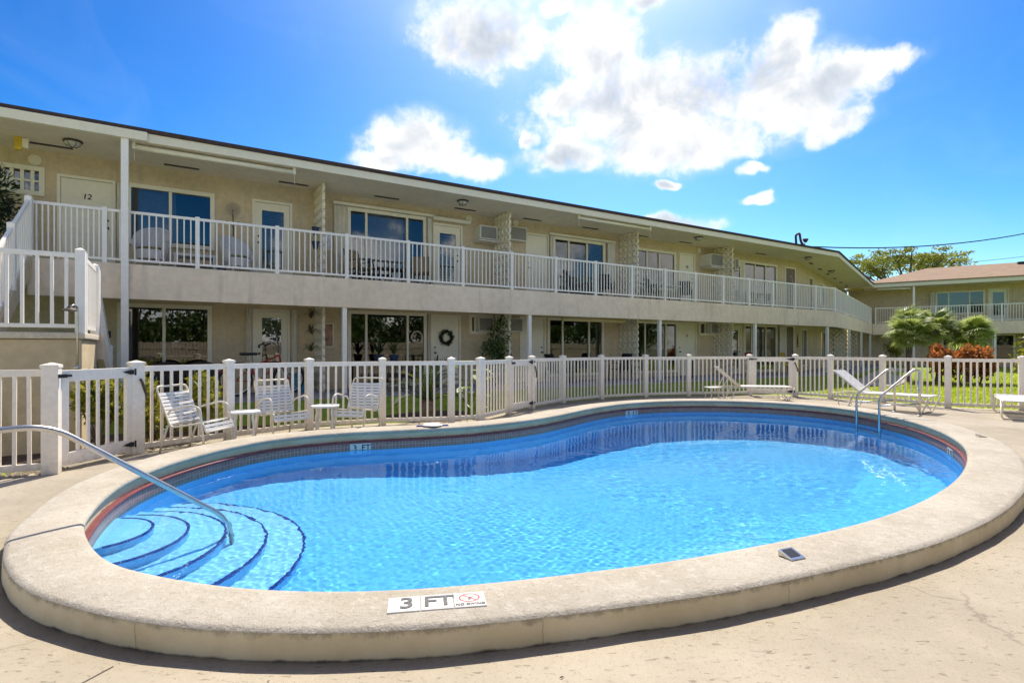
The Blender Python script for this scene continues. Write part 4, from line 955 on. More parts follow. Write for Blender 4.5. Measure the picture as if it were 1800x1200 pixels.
# ------------------------------------------------------------------ poolside furniture
def strap_chair(loc, rz, label):
    t = thing('strap_chair', label, 'chair', loc, rz, 'strap chairs by the fence'); w = .27; r = .0135
    for s_ in (-1, 1):      # chair faces +x
        y = s_ * w
        MB().tube(bez([(.30, y * 1.06, 0), (.235, y * 1.06, .60), (.10, y * 1.08, .635), (-.20, y * 1.06, .56), (-.235, y, .50)], .07), r, 8).build('arm', CHAIRF, t, smooth=True)
        MB().tube([(-.36, y * 1.02, 0), (-.24, y * 1.02, .36)], r, 8).build('leg', CHAIRF, t, smooth=True)
    MB().tube(bez([(.305, -w, .285), (.27, -w, .405), (-.20, -w, .335), (-.42, -w, .87), (-.42, w, .87), (-.20, w, .335), (.27, w, .405), (.305, w, .285)], .06) , r, 8).build('frame', CHAIRF, t, smooth=True)
    MB().tube([(.305, -w, .285), (.305, w, .285)], r, 8).build('front_bar', CHAIRF, t); MB().tube([(-.24, -w, .36), (-.24, w, .36)], r, 8).build('rear_bar', CHAIRF, t)
    def strap(p, d, nn):
        b = MB(); q = Vector(d) * .0185; m_ = Vector(nn); n = 5; vs = []
        for i in range(n + 1):
            u = -1 + 2 * i / n; y = u * (w + .012); sag = m_ * (-.012 * (1 - u * u) + .012)
            for k, o_ in ((-1, .0018), (1, .0018), (1, -.0018), (-1, -.0018)): pt = Vector((p[0], y, p[1])) + q * k + sag + m_ * o_; vs.append(pt)
        fs = [(4 * i + k, 4 * i + 4 + k, 4 * i + 4 + (k + 1) % 4, 4 * i + (k + 1) % 4) for i in range(n) for k in range(4)] + [(3, 2, 1, 0), (4 * n, 4 * n + 1, 4 * n + 2, 4 * n + 3)]
        b.add(vs, fs).build('strap', STRAP, t)
    for i in range(8):
        f = (i + .5) / 8; strap((-.17 + .42 * f, .339 + .054 * f), (.99, 0, .13), (-.13, 0, .99))
    for i in range(2): strap((.288 + .013 * i, .36 - .048 * i), (.26, 0, -.965), (.965, 0, .26))
    for i in range(9):
        f = (i + .7) / 10; strap((-.212 - .19 * f, .365 + .46 * f), (-.38, 0, .925), (.925, 0, .38))
    return t
strap_chair((-4.25, 7.42, 0), R(-8), 'leftmost white strap chair, set sideways beside the gate')
strap_chair((-3.57, 8.52, 0), R(-42), 'middle white strap chair between the two small white tables')
strap_chair((-2.58, 9.05, 0), R(-103), 'rightmost white strap chair, turned to face the camera')
def side_table(loc, rz, label):
    t = thing('side_table', label, 'table', loc, rz, 'small white side tables'); h = .46
    tp = MB(); tp.prism([(.21 * math.cos(a) * (1 + .12 * abs(math.sin(2 * a))), .21 * math.sin(a) * (1 + .12 * abs(math.sin(2 * a)))) for a in np.linspace(0, 2 * math.pi, 28, endpoint=False)], h - .03, h); bevel(tp.build('table_top', STRAP, t), .006)
    for a in (45, 135, 225, 315):
        c_, s_ = math.cos(R(a)), math.sin(R(a)); pts = [(c_ * q, s_ * q, z) for q, z in ((.17, h - .03), (.155, .36), (.185, .27), (.165, .16), (.19, 0))]
        MB().tube(bez(pts, .06, 4), [.016] * 1 if False else .016, 8).build('leg', STRAP, t, smooth=True)
side_table((-3.93, 8.02, 0), .4, 'small white table beside the leftmost strap chair'); side_table((-3.03, 8.86, 0), .2, 'small white table just left of the rightmost strap chair')
def lounger(loc, rz, label, raise_=42):
    """head at -x, foot at +x"""
    t = thing('chaise_lounge', label, 'lounger', loc, rz, 'white strap chaise lounges'); w = .30; h = .36; r = .0135; hx = -.28; bl = .78; ca, sa = math.cos(R(raise_)), math.sin(R(raise_))
    MB().tube(bez([(hx - .62, -w, h - .02), (1.0, -w, h), (1.0, w, h), (hx - .62, w, h - .02)], .07), r, 8).build('bed_frame', CHAIRF, t, smooth=True)
    MB().tube(bez([(hx, -w + .03, h), (hx - bl * ca, -w + .03, h + bl * sa), (hx - bl * ca, w - .03, h + bl * sa), (hx, w - .03, h)], .07), r, 8).build('back_frame', CHAIRF, t, smooth=True)
    if raise_ > 10:
        for s_ in (-1, 1): MB().tube([(hx - .45, s_ * (w - .02), h - .01), (hx - bl * ca * .55, s_ * (w - .03), h + bl * sa * .55)], .009, 6).build('back_strut', CHAIRF, t)
    for x in (-.62, .82):
        MB().tube(bez([(x - .16, -w - .01, h), (x - .02 + (.08 if x > 0 else -.08), -w - .02, .014), (x - .02 + (.08 if x > 0 else -.08), w + .02, .014), (x - .16, w + .01, h)], .06), r, 8).build('leg', CHAIRF, t, smooth=True)
        MB().tube(bez([(x + .22, -w - .012, h), (x + .08, -w - .02, .02), (x + .08, w + .02, .02), (x + .22, w + .012, h)], .06), r, 8).build('leg', CHAIRF, t, smooth=True)
    me = MB().box(-.025, .025, -w - .006, w + .006, -.002, .002).mesh('strap', STRAP)
    for i in range(21): place('strap', me, t, (hx + .05 + 1.2 * i / 20, 0, h + .014))
    for i in range(12):
        f = (i + .6) / 12.6; o = place('strap', me, t, (hx - bl * ca * f - .012 * sa * -1, 0, h + bl * sa * f + .014)); o.rotation_euler = (0, R(raise_), 0); o.scale = (1, .9, 1)
    return t
lounger((6.40, 14.72, 0), R(-9), 'white chaise lounge with raised back behind the far end of the pool'); lounger((8.35, 12.40, 0), R(-54), 'white chaise lounge with raised back behind the pool ladder', 40); lounger((10.32, 11.15, 0), R(-127), 'white chaise lounge cut off by the right edge of the view', 0)
st_ = thing('low_stool', 'low cream stool under the head of the far lounger', 'stool', (5.55, 14.95, 0), .1)
bevel(MB().box(-.22, .22, -.2, .2, .30, .33).build('seat', STRAP, st_), .006)
for x in (-1, 1):
    for y in (-1, 1): MB().tube([(x * .2, y * .18, 0), (x * .14, y * .15, .30)], .012, 8).build('leg', CHAIRF, st_)

# ------------------------------------------------------------------ fittings on the buildings
def ceiling_light(loc, label):
    t = thing('ceiling_light', label, 'light', loc, ROT, 'flush ceiling lights under the eave')
    MB().lathe([(.10, 0), (.165, -.01), (.17, -.03), (.155, -.045)], 18).build('rim', BROWN, t); MB().lathe([(.15, -.046), (.14, -.075), (.10, -.115), (.05, -.135), (.01, -.14)], 18).build('bowl', BULB, t, smooth=True)
    for k in range(3):
        a = math.pi * k / 3; MB().tube([(.152 * math.cos(a), .152 * math.sin(a), -.05), (.11 * math.cos(a), .11 * math.sin(a), -.118), (0, 0, -.147), (-.11 * math.cos(a), -.11 * math.sin(a), -.118), (-.152 * math.cos(a), -.152 * math.sin(a), -.05)], .006, 5).build('cage_bar', BROWN, t)
ceiling_light(F(-1.77, 14.4, ZS), 'bronze caged ceiling light above door 12'); ceiling_light(F(7.15, 14.25, ZS), 'bronze ceiling light above the slatted glass door'); ceiling_light(F(17.2, 14.1, ZS), 'bronze ceiling light above the two row window'); ceiling_light(F(25.4, 14.5, ZS), 'bronze ceiling light at the bend of the eave')
ceiling_light((C2.x + 5 * math.cos(ROT2) - .9 * math.sin(ROT2), C2.y + 5 * math.sin(ROT2) + .9 * math.cos(ROT2), ZS), 'small far ceiling light under the bent wing eave')
def ac(s, z, w, h, proud, label, cage=False):
    t = thing('window_air_conditioner', label, 'air conditioner', F(s, NW, z), ROT, 'wall air conditioners'); b = MB()
    b.box(-w / 2, w / 2, -proud, -.002, 0, .03); b.box(-w / 2, w / 2, -proud, -.002, h - .03, h); b.box(-w / 2, -w / 2 + .03, -proud, -.002, .03, h - .03); b.box(w / 2 - .03, w / 2, -proud, -.002, .03, h - .03)
    if cage: b.box(-w / 2, -w / 2 + .001, -proud * .5, -proud * .5 + .03, .03, h - .03)
    b.build('casing', ACM, t)
    MB().box(-w / 2 + .031, w / 2 - .031, -proud + .025, -.01, .031, h - .031).build('core', GRILLE, t)
    g_ = MB(); n = int((h - .06) / .03)
    for i in range(n): z_ = .035 + i * .03; g_.box(-w / 2 + .03, w / 2 - .03, -proud + .004, -proud + .02, z_, z_ + .012)
    g_.build('grille', BLIND, t)['kind'] = 'stuff'
    for x in (-w / 2 - .014, w / 2 - .02):
        o = MB(); o.box(x, x + .012 if x < 0 else x + .034, -proud * .7, -.1, h * .3, h * .7) if False else None
    if cage or proud > .3: MB().box(-w / 2 - .06, w / 2 + .1, -proud - .05, -.004, -.07, -.035).build('shelf_bracket', ACM, t)
ac(8.50, 4.84, .62, .42, .42, 'small wall air conditioner on a bracket, left of the upper screen'); ac(9.72, 4.95, .68, .46, .25, 'wall air conditioner just right of the same upper screen, by a blank door')
ac(19.42, 4.84, .80, .50, .55, 'boxy upper air conditioner jutting out before a breeze block screen', True); ac(20.95, 4.86, .28, .46, .4, 'thin sliver of an air conditioner behind the farthest upper screen')
ac(8.52, 1.93, .56, .44, .22, 'lower air conditioner in a cream window beside the climber'); ac(9.62, 1.93, .58, .46, .24, 'lower air conditioner right of the overgrown screen'); ac(19.75, 2.02, .66, .44, .26, 'lower air conditioner in a window right of door 4')
def shade(s0, s1, n, z, r, label, mat=None):
    t = thing('rolled_sun_shade', label, 'shade', F((s0 + s1) / 2, n, z), ROT, 'rolled shades'); w = (s1 - s0) / 2
    MB().tube([(-w, 0, 0), (w, 0, 0)], r, 10).build('roll', mat or CREAM, t, smooth=True)
    for x in (-w, w): MB().box(x - .03, x + .03, -.05, .05, -.05, .11).build('bracket', CREAM, t); MB().tube([(x, -.02, -.05), (x + .01, -.02, -.28)], .005, 5).build('cord', CREAM, t)
shade(-.7, 2.45, NE + .08, ZS - .10, .055, 'long rolled cream shade under the eave by the tall white post'); shade(11.1, 14.3, NE + .08, ZS - .08, .05, 'long rolled cream shade under the eave above the blinds window')
aw = thing('rolled_awning', 'tan rolled bamboo awning under the gallery beam', 'awning', F(12.0, NE + .3, 2.42), ROT); AWN = pm('bamboo', (.62, .50, .24), .7, .12, 20)
for k in range(4): MB().tube([(-1.35, .05 * (k % 2), -.04 * k), (1.35, .05 * (k % 2), -.04 * k)], .032, 8).build('roll', AWN, aw, smooth=True)
rf = thing('roof_floodlight', 'dark red twin floodlight bracket on the roof edge', 'floodlight', F(23.9, NE + .25, 5.93), ROT); RUST = pm('rusty_metal', (.12, .05, .04), .8, .3, 15)
MB().tube(bez([(-.3, 0, 0), (-.35, 0, .5), (-.05, 0, .62), (.05, 0, .25), (.25, 0, .1)], .1), .05, 8).build('bracket', RUST, rf); MB().lathe([(.05, 0), (.12, .12), (.12, .16)], 12, (.42, 0, .25)).build('lamp_head', RUST, rf); MB().lathe([(.05, 0), (.10, .1), (.1, .14)], 12, (.2, 0, .02)).build('lamp_head', RUST, rf)
em = thing('emergency_light', 'yellow emergency light box under the eave at far left', 'light', F(-2.68, 14.75, ZS - .26), ROT)
bevel(MB().box(-.06, .06, -.05, .05, 0, .26).build('housing', YELL, em), .01); MB().box(.061, .16, -.04, .04, .05, .24).build('battery_box', CREAM, em)
wr = thing('door_wreath', 'dark green leafy wreath on the cream ground floor door', 'wreath', F(7.19, NW - .03, 1.72), ROT)
g = np.random.default_rng(5); a = g.uniform(0, 6.283, 700); q = .19 + .045 * np.sqrt(g.uniform(0, 1, 700)) * np.cos(g.uniform(0, 6.28, 700))
place('foliage', leaf_mesh('foliage', np.stack([q * np.cos(a), g.uniform(-.05, .0, 700), q * np.sin(a)], 1), .07, LEAFD, .35, 6), wr)
MB().tube([(.19 * math.cos(x), -.02, .19 * math.sin(x)) for x in np.linspace(0, 2 * math.pi, 25)], .022, 6, False).build('ring', LEAFD, wr)
sw = MB(); sw.tube([(.17 * math.cos(x), 0, .17 * math.sin(x)) for x in np.linspace(0, 2 * math.pi, 25)], .022, 8, False); tag(sw.build('shell_ring', pm('pink_shell', (.62, .45, .36), .6, .2, 20), None, F(6.22, NW - .05, 1.72), ROT, True), 'pale pink ring ornament hung on the ground floor window', 'ornament')
mf = thing('metal_flower', 'bronze metal flower ornament on the upper wall', 'ornament', F(1.28, NW - .03, 3.75), ROT)
MB().tube([(0, 0, 0), (.01, 0, .6), (0, 0, 1.15)], .012, 6).build('stem', BROWN, mf)
for s_, z in ((-1, .82), (1, .82), (-1, .38), (1, .38)): MB().add([(0, 0, z - .12), (s_ * .1, -.01, z - .01), (s_ * .2, 0, z), (s_ * .11, -.01, z + .03)], [(0, 1, 2, 3)]).build('leaf', BROWN, mf)
pet = MB()
for ring_, r, n in ((0, .10, 12), (1, .155, 18), (2, .05, 7)):
    for k in range(n): a = 2 * math.pi * k / n + ring_ * .3; pet.lathe([(.012, -.02), (.020, -.012), (.012, 0)], 6, (r * math.cos(a), -.01 * ring_, 1.15 + r * math.sin(a)), 'y')
pet.build('petals', pm('pewter', (.52, .48, .40), .4, .2, 9, metal=.5), mf)['kind'] = 'stuff'
for z, lab in ((4.42, 'upper of two dark blue pots on the breeze block screen'), (4.05, 'lower of two dark blue pots on the breeze block screen')):
    t = thing('wall_pot', lab, 'pot', F(3.13, 14.72, z), ROT, 'blue pots hung on the screen'); MB().lathe([(.05, -.1), (.09, .06), (.10, .10), (.085, .10), (.075, .03)], 14).build('pot', NAVY, t); MB().tube([(.0, 0, .09), (.16, 0, .10)], .008, 6).build('hook', BLACK, t)
def picture(loc, w, h, label, cols, rz=ROT):
    t = thing('framed_picture', label, 'picture', loc, rz, 'framed pictures on the walls'); f = .025
    b = MB(); b.box(-w / 2, w / 2, -.025, 0, h - f, h); b.box(-w / 2, w / 2, -.025, 0, 0, f); b.box(-w / 2, -w / 2 + f, -.025, 0, f, h - f); b.box(w / 2 - f, w / 2, -.025, 0, f, h - f); b.build('frame', CREAM, t)
    m = pm('print_' + label[:6], cols[0], .6, .5, 7, dark=cols[1]); MB().add([(-w / 2 + f, -.01, f), (w / 2 - f, -.01, f), (w / 2 - f, -.01, h - f), (-w / 2 + f, -.01, h - f)], [(0, 1, 2, 3)]).build('print', m, t)
picture(F(3.58, NW - .002, 4.10), .34, .50, 'white floral plaque right of the upper blue pots', ((.62, .62, .62), (.30, .28, .32))); picture(F(3.60, NW - .002, 1.42), .36, .66, 'pink floral picture on the wall behind the lower screen', ((.45, .22, .17), (.14, .12, .07)))
sb_ = MB(); sb_.add([(-.14, 0, 0), (.14, 0, .04), (.0, 0, .62), (-.14, 0, .15)], [(0, 1, 2, 3)]); sb_.add([(-.2, 0, -.02), (.2, 0, -.02), (.14, 0, -.1), (-.14, 0, -.1)], [(0, 1, 2, 3)]); sb_.add([(x, .02, z) for x, y, z in sb_.v], [(3, 2, 1, 0), (7, 6, 5, 4)])
tag(sb_.build('sailboat_ornament', BROWN, None, (C2.x + .55 * math.cos(ROT2) - (WW - .03) * math.sin(ROT2), C2.y + .55 * math.sin(ROT2) + (WW - .03) * math.cos(ROT2), 1.55), ROT2), 'bronze sailboat ornament on the far lower wall', 'ornament')
ms = MB(); ms.add([(.0 + .16 * math.cos(a), 0, .2 * math.sin(a)) for a in np.linspace(-1.9, 1.9, 14)] + [(.05 + .09 * math.cos(a), 0, .17 * math.sin(a)) for a in np.linspace(1.7, -1.7, 14)], [tuple(range(28))]); tag(ms.build('moon_ornament', CREAM, None, F(25.6, NW - .02, 4.72), ROT), 'pale crescent ornament on the far brown upper door', 'ornament')

# ------------------------------------------------------------------ lattice panels of the far patio
def lattice(x, y0, y1, label):
    rz = ROT2 + R(90); t = thing('lattice_panel', label, 'lattice', (C2.x + x * math.cos(ROT2) - y0 * math.sin(ROT2), C2.y + x * math.sin(ROT2) + y0 * math.cos(ROT2), Z0), rz, 'wooden lattice panels'); w = y1 - y0; h = ZB - Z0; st = .26
    for s_ in (-1, 1):
        k = -h
        while k < w:
            a, b_ = max(0, k), min(w, k + h)
            za, zb = (a - k, b_ - k) if s_ > 0 else (h - (a - k), h - (b_ - k))
            if b_ - a > .05: MB().bar((a, s_ * .008, za), (b_, s_ * .008, zb), .045, .012, (0, 1, 0)).build('lath', BLOCK, t)
            k += st
lattice(4.6, .12, 1.0, 'tan diamond lattice panel right of the last near post'); lattice(9.2, .12, 1.3, 'dimmer diamond lattice panel deeper on the far patio')

# ------------------------------------------------------------------ things on the gallery and patio
def wicker_chair(loc, rz, label, mat, cush=None, group='wicker chairs', sc_=1.0):
    t = thing('wicker_chair', label, 'chair', loc, rz, group); n = 22; b = MB(); vs = []
    for i in range(n + 1):          # barrel back open to -y
        a = R(-35) + R(250) * i / n; f = max(0, math.sin(a)); top = .62 + .38 * f ** .7
        for r, z in ((.30, .22), (.33, .42), (.36 + .04 * f, top), (.33 + .04 * f, top), (.30, .42), (.27, .22)): vs.append((r * math.cos(a), r * math.sin(a), z))
    b.add(vs, [(6 * i + k, 6 * i + 6 + k, 6 * i + 6 + (k + 1) % 6, 6 * i + (k + 1) % 6) for i in range(n) for k in range(6)] + [(5, 4, 3, 2, 1, 0), tuple(6 * n + k for k in range(6))]); b.build('backrest', mat, t, smooth=True)
    MB().lathe([(.05, .20), (.30, .20), (.31, .36), (.29, .40), (.02, .40)], 20).build('seat', mat, t)
    if cush: bevel(MB().lathe([(.04, .405), (.26, .405), (.275, .43), (.25, .46), (.02, .465)], 20).build('cushion', cush, t), .004)
    for x in (-1, 1):
        for y in (-1, 1): MB().tube([(x * .2, y * .2, .21), (x * .25, y * .25, 0)], .022, 8).build('leg', mat, t)
    return t
CUSH = pm('floral_cushion', (.25, .24, .12), .9, .5, 18)
wicker_chair(F(-.42, 14.45, ZF), ROT + R(-15), 'white wicker chair on the gallery nearest the tall post', WICKW, CUSH); wicker_chair(F(1.30, 14.65, ZF), ROT + R(25), 'white wicker chair on the gallery left of the glazed door', WICKW, CUSH)
wt_ = thing('wicker_table', 'low white wicker table between the gallery wicker chairs', 'table', F(.42, 14.75, ZF), ROT); MB().box(-.42, .42, -.25, .25, .36, .42).build('table_top', WICKW, wt_); MB().box(-.38, .38, -.21, .21, .16, .20).build('shelf', WICKW, wt_)
for x in (-.39, .39):
    for y in (-.22, .22): MB().box(x - .025, x + .025, y - .025, y + .025, 0, .36).build('leg', WICKW, wt_)
tag(MB().lathe([(.05, 0), (.09, .02), (.10, .14), (.085, .15), (.075, .05)], 14).build('flower_pot', NAVY, None, F(.95, 14.3, ZF)), 'dark blue pot on the gallery floor by the wicker chairs', 'pot')
wicker_chair(F(-.12, 13.95, Z0), ROT, 'left of two dark wicker chairs under the gallery', WICKD, None, 'dark wicker chairs').scale = (.92, .92, .84); wicker_chair(F(.55, 13.95, Z0), ROT, 'right of two dark wicker chairs under the gallery', WICKD, None, 'dark wicker chairs').scale = (.92, .92, .84)
def sling_chair(loc, rz, label, cloth, frame=BLACK):
    t = thing('sling_chair', label, 'chair', loc, rz, 'sling chairs'); w = .27
    for s_ in (-1, 1):
        y = s_ * w
        MB().tube(bez([(.28, y, 0), (.22, y, .62), (-.28, y, .60), (-.34, y, 0)], .09), .014, 8).build('leg_frame', frame, t, smooth=True)
        MB().tube(bez([(.25, y * .9, .42), (-.20, y * .9, .36), (-.38, y * .9, .95)], .08), .013, 8).build('side_rail', frame, t, smooth=True)
    P = bez([(.25, 0, .42), (-.20, 0, .36), (-.38, 0, .95)], .08); v = []
    for p in P: v += [(p.x, -w * .9, p.z), (p.x, w * .9, p.z), (p.x + .006, w * .9, p.z + .006), (p.x + .006, -w * .9, p.z + .006)]
    MB().add(v, [(4 * i + k, 4 * i + 4 + k, 4 * i + 4 + (k + 1) % 4, 4 * i + (k + 1) % 4) for i in range(len(P) - 1) for k in range(4)] + [(3, 2, 1, 0), (4 * len(P) - 4, 4 * len(P) - 3, 4 * len(P) - 2, 4 * len(P) - 1)]).build('sling', cloth, t, smooth=True)
CHAR = pm('charcoal_sling', (.035, .035, .04), .8, .2, 20)
sling_chair(F(4.30, 14.75, ZF), ROT + R(-65), 'tan sling chair left before the upper sliding window', TAN); sling_chair(F(6.05, 14.75, ZF), ROT + R(-115), 'tan sling chair right before the upper sliding window', TAN)
def small_table(loc, w, d, h, label, top, legm, rz=ROT, group='small patio tables'):
    t = thing('patio_table', label, 'table', loc, rz, group); bevel(MB().box(-w / 2, w / 2, -d / 2, d / 2, h - .03, h).build('table_top', top, t), .005)
    for x in (-1, 1):
        for y in (-1, 1): MB().box(x * (w / 2 - .04) - .018, x * (w / 2 - .04) + .018, y * (d / 2 - .04) - .018, y * (d / 2 - .04) + .018, 0, h - .031).build('leg', legm, t)
small_table(F(5.2, 14.85, ZF), .9, .55, .48, 'dark low table between the tan sling chairs', BROWN, BLACK)
sling_chair(F(11.75, 14.8, ZF), ROT + R(-60), 'left charcoal chair before the upper blinds window', CHAR); sling_chair(F(13.1, 14.8, ZF), ROT + R(-120), 'right charcoal chair before the upper blinds window', CHAR); small_table(F(12.45, 14.9, ZF), .6, .5, .55, 'small dark table between two charcoal chairs upstairs', BLACK, BLACK)
sling_chair(F(15.6, 14.8, ZF), ROT + R(-70), 'left charcoal chair below the two row upper window', CHAR); sling_chair(F(17.2, 14.7, ZF), ROT + R(-130), 'charcoal chair beside the upper door numbered 16', CHAR); small_table(F(16.4, 14.9, ZF), .8, .6, .68, 'white table below the two row upper window', WHITE, BLACK)
small_table(F(21.9, 14.8, ZF), .5, .45, .42, 'left small white table on the far gallery', WHITE, WHITE); small_table(F(23.2, 14.8, ZF), .5, .45, .42, 'right small white table on the far gallery', WHITE, WHITE)
small_table(F(5.0, 14.6, Z0), 1.1, .7, .74, 'dark patio table before the ground floor window with plants', BLACK, BLACK); small_table(F(12.0, 14.5, Z0), 1.9, .8, .74, 'long dark patio table under the tan awning', WICKD, BLACK); small_table(F(16.2, 14.5, Z0), 1.6, .7, .72, 'grey white patio table left of door 4', WHITE, BLACK)
sling_chair(F(10.7, 14.4, Z0), ROT, 'charcoal chair left of the long dark patio table', CHAR); sling_chair(F(13.4, 14.4, Z0), ROT + R(180), 'charcoal chair right of the long dark patio table', CHAR); sling_chair(F(20.9, 14.2, Z0), ROT + R(-100), 'white framed chair with red sling right of the lower screen', REDP, WHITE)
sling_chair(F(23.0, 13.9, Z0), ROT + R(-80), 'yellow patio chair behind the far pool gate', YELL, YELL)
bx_ = thing('storage_bin', 'turquoise plastic storage bin by the lower screen', 'bin', F(2.85, 15.05, Z0), ROT); bevel(MB().box(-.27, .27, -.2, .2, 0, .44).build('bin', TURQ, bx_), .02); bevel(MB().box(-.29, .29, -.22, .22, .441, .49).build('lid', TURQ, bx_), .01)
tag(bevel(MB().prism([(-.16, -.1), (.16, -.1), (.2, .0), (.16, .1), (-.16, .1), (-.2, 0)], 0, .16).build('toy_box', YELL, None, F(5.8, 13.7, Z0), ROT), .02), 'small yellow tub on the ground floor patio', 'tub')
# bicycle
bk = thing('bicycle', 'red framed bicycle parked before the louvred ground floor door', 'bicycle', F(1.25, 14.35, Z0), ROT + R(4)); wr_, wbse = .33, 1.06
bk.scale = (1.12, 1.12, 1.12)
for x in (0, wbse):
    w = MB(); w.tube([(x + (wr_ - .02) * math.cos(a), 0, wr_ + (wr_ - .02) * math.sin(a)) for a in np.linspace(0, 2 * math.pi, 29)], .022, 8, False); wo = w.build('wheel', RUBBER, bk, smooth=True)
    w = MB(); w.tube([(x + (wr_ - .05) * math.cos(a), 0, wr_ + (wr_ - .05) * math.sin(a)) for a in np.linspace(0, 2 * math.pi, 29)], .012, 6, False); w.build('rim', WHITE if x == 0 else STEEL, wo, smooth=True)
    w = MB()
    for k in range(14): a = 2 * math.pi * k / 14; w.tube([(x, .02 * (-1) ** k, wr_), (x + .28 * math.cos(a), 0, wr_ + .28 * math.sin(a))], .0018, 4)
    w.build('spokes', STEEL, wo)['kind'] = 'stuff'
    fd = MB(); fd.tube([(x + (wr_ + .02) * math.cos(a), 0, wr_ + (wr_ + .02) * math.sin(a)) for a in np.linspace(R(20), R(175), 12)], .016, 6); fd.build('mudguard', REDP if x == 0 else BLACK, bk)
fr_ = MB(); SP, BBk, HT, HB = (.30, 0, .62), (.42, 0, .30), (.86, 0, .86), (.89, 0, .70)
for p, q, r in ((SP, BBk, .016), (BBk, HB, .02), (SP, HT, .016), (HT, HB, .02)): fr_.tube([p, q], r, 8)
for y in (-.05, .05): fr_.tube([(0, y, wr_), BBk], .010, 6); fr_.tube([(0, y, wr_), SP], .009, 6); fr_.tube([HB, (.96, y, .52), (wbse, y, wr_)], .011, 6)
fr_.build('frame', REDP, bk); MB().tube(bez([(.60, -.34, 1.12), (.74, -.30, 1.18), (.84, -.1, 1.06), (.85, 0, .90), (.84, .1, 1.06), (.74, .30, 1.18), (.60, .34, 1.12)], .06), .011, 8).build('handlebar', STEEL, bk, smooth=True)
for y in (-1, 1): MB().tube([(.61, y * .34, 1.12), (.50, y * .36, 1.07)], .018, 8).build('grip', BLACK, bk)
sd_ = MB(); sd_.prism([(.08, -.10), (.16, -.11), (.28, -.04), (.42, -.02), (.42, .02), (.28, .04), (.16, .11), (.08, .10)], .86, .92); bevel(sd_.build('saddle', BLACK, bk), .02); MB().tube([SP, (.25, 0, .87)], .012, 8).build('seat_post', STEEL, bk); MB().lathe([(.09, -.004), (.09, .004)], 16, (.42, -.06, .30), 'y').build('chainring', STEEL, bk); MB().box(-.28, .14, -.09, .09, .70, .72).build('rack', BLACK, bk)
# ------------------------------------------------------------------ planting
def gz(x, y): return float(lawn_z(np.array([[x, y]]))[0])
def bed(label_pts, z=None):
    n = len(label_pts); v = [(x, y, gz(x, y) + .012) for x, y in label_pts]
    o = MB().add(v, [tuple(range(n))]).build('planting_bed', SOIL); o['kind'] = 'structure'
def blob(cx, cy, r, n=18): return [(cx + r * (1 + .15 * math.sin(3 * a + cx)) * math.cos(a), cy + r * (1 + .15 * math.sin(2 * a + cy)) * math.sin(a)) for a in np.linspace(0, 2 * math.pi, n, endpoint=False)]
bed([(-6.9, 6.2), (-5.35, 6.35), (-5.15, 7.3), (-4.5, 8.35), (-3.8, 9.2), (-4.4, 9.9), (-5.8, 9.6), (-6.6, 8.6)]); bed(blob(-1.6, 11.25, .9)); bed(blob(17.4, 21.7, 2.0))
def shrub(x, y, r, h, n, size, mat, label, seed, group=None, cat='shrub', name='leafy_shrub', lobes=7):
    t = thing(name, label, cat, (x, y, gz(x, y)), 0, group); g = np.random.default_rng(seed); c_ = []
    for i in range(lobes):
        a = g.uniform(0, 6.28); q = r * .55 * g.uniform(0, 1) ** .5; zz = h * g.uniform(.32, .8); c_.append((q * math.cos(a), q * math.sin(a), zz, r * g.uniform(.32, .55), r * g.uniform(.32, .55), h * g.uniform(.18, .28)))
    place('foliage', leaf_mesh('foliage', blob_points(c_, n, seed, .4), size, mat, .5, seed, .5), t)
    for i in range(5):
        a = 2 * math.pi * i / 5 + g.uniform(0, .8); MB().tube([(0, 0, 0), (.25 * r * math.cos(a), .25 * r * math.sin(a), h * .35), (.55 * r * math.cos(a), .55 * r * math.sin(a), h * .7)], [.018, .012, .006], 6).build('stem', BARK, t)
shrub(-5.50, 7.28, .46, 1.10, 1900, .085, CROTON, 'yellow green croton bush right behind the left gate', 21, 'croton bushes by the gate')
shrub(-5.18, 7.86, .48, 1.16, 2000, .085, CROTON, 'yellow green croton bush behind the gate hinge post', 22, 'croton bushes by the gate')
shrub(-4.86, 8.48, .46, 1.08, 1800, .085, CROTON, 'yellow green croton bush behind the leftmost strap chair', 23, 'croton bushes by the gate')
for i, (x, y, r, h, lab) in enumerate(((16.15, 20.9, .62, 1.5, 'leftmost of the red orange crotons under the palms'), (17.0, 20.75, .68, 1.68, 'tallest of the red orange crotons under the palms'), (17.95, 20.95, .64, 1.58, 'rightmost of the red orange crotons under the palms'))):
    shrub(x, y, r, h, 1300, .15, ORANGE, lab, 31 + i, 'orange crotons under the palms')
shrub(13.25, 14.1, .35, 2.1, 300, .12, CROTON, 'slender yellow leaved shrub at the right edge', 37)
shrub(23.6, 33.8, .6, 1.9, 700, .14, CROTON, 'yellow leaved bush beyond the last far posts', 38)
# dark climber on the lower screen
cl = thing('climbing_plant', 'dark green climber covering the lower breeze block screen', 'climber', F(8.75, 14.75, Z0), ROT)
place('foliage', leaf_mesh('foliage', blob_points([(0, .1, 1.55, .35, .45, .4), (-.25, 0, 1.1, .5, .4, .35), (.1, .2, .9, .3, .4, .5), (-.45, -.1, 1.25, .3, .3, .2), (.0, .1, 2.0, .2, .35, .25), (-.1, 0, .5, .35, .35, .35)], 1300, 41, .6), .10, LEAF, .5, 41), cl)
MB().tube([(0, 0, 0), (-.1, .1, .8), (.02, .1, 1.9)], [.02, .015, .008], 6).build('stem', BARK, cl); MB().lathe([(.12, 0), (.17, .3), (.15, .3), (.13, .22)], 14).build('pot', NAVY, cl)
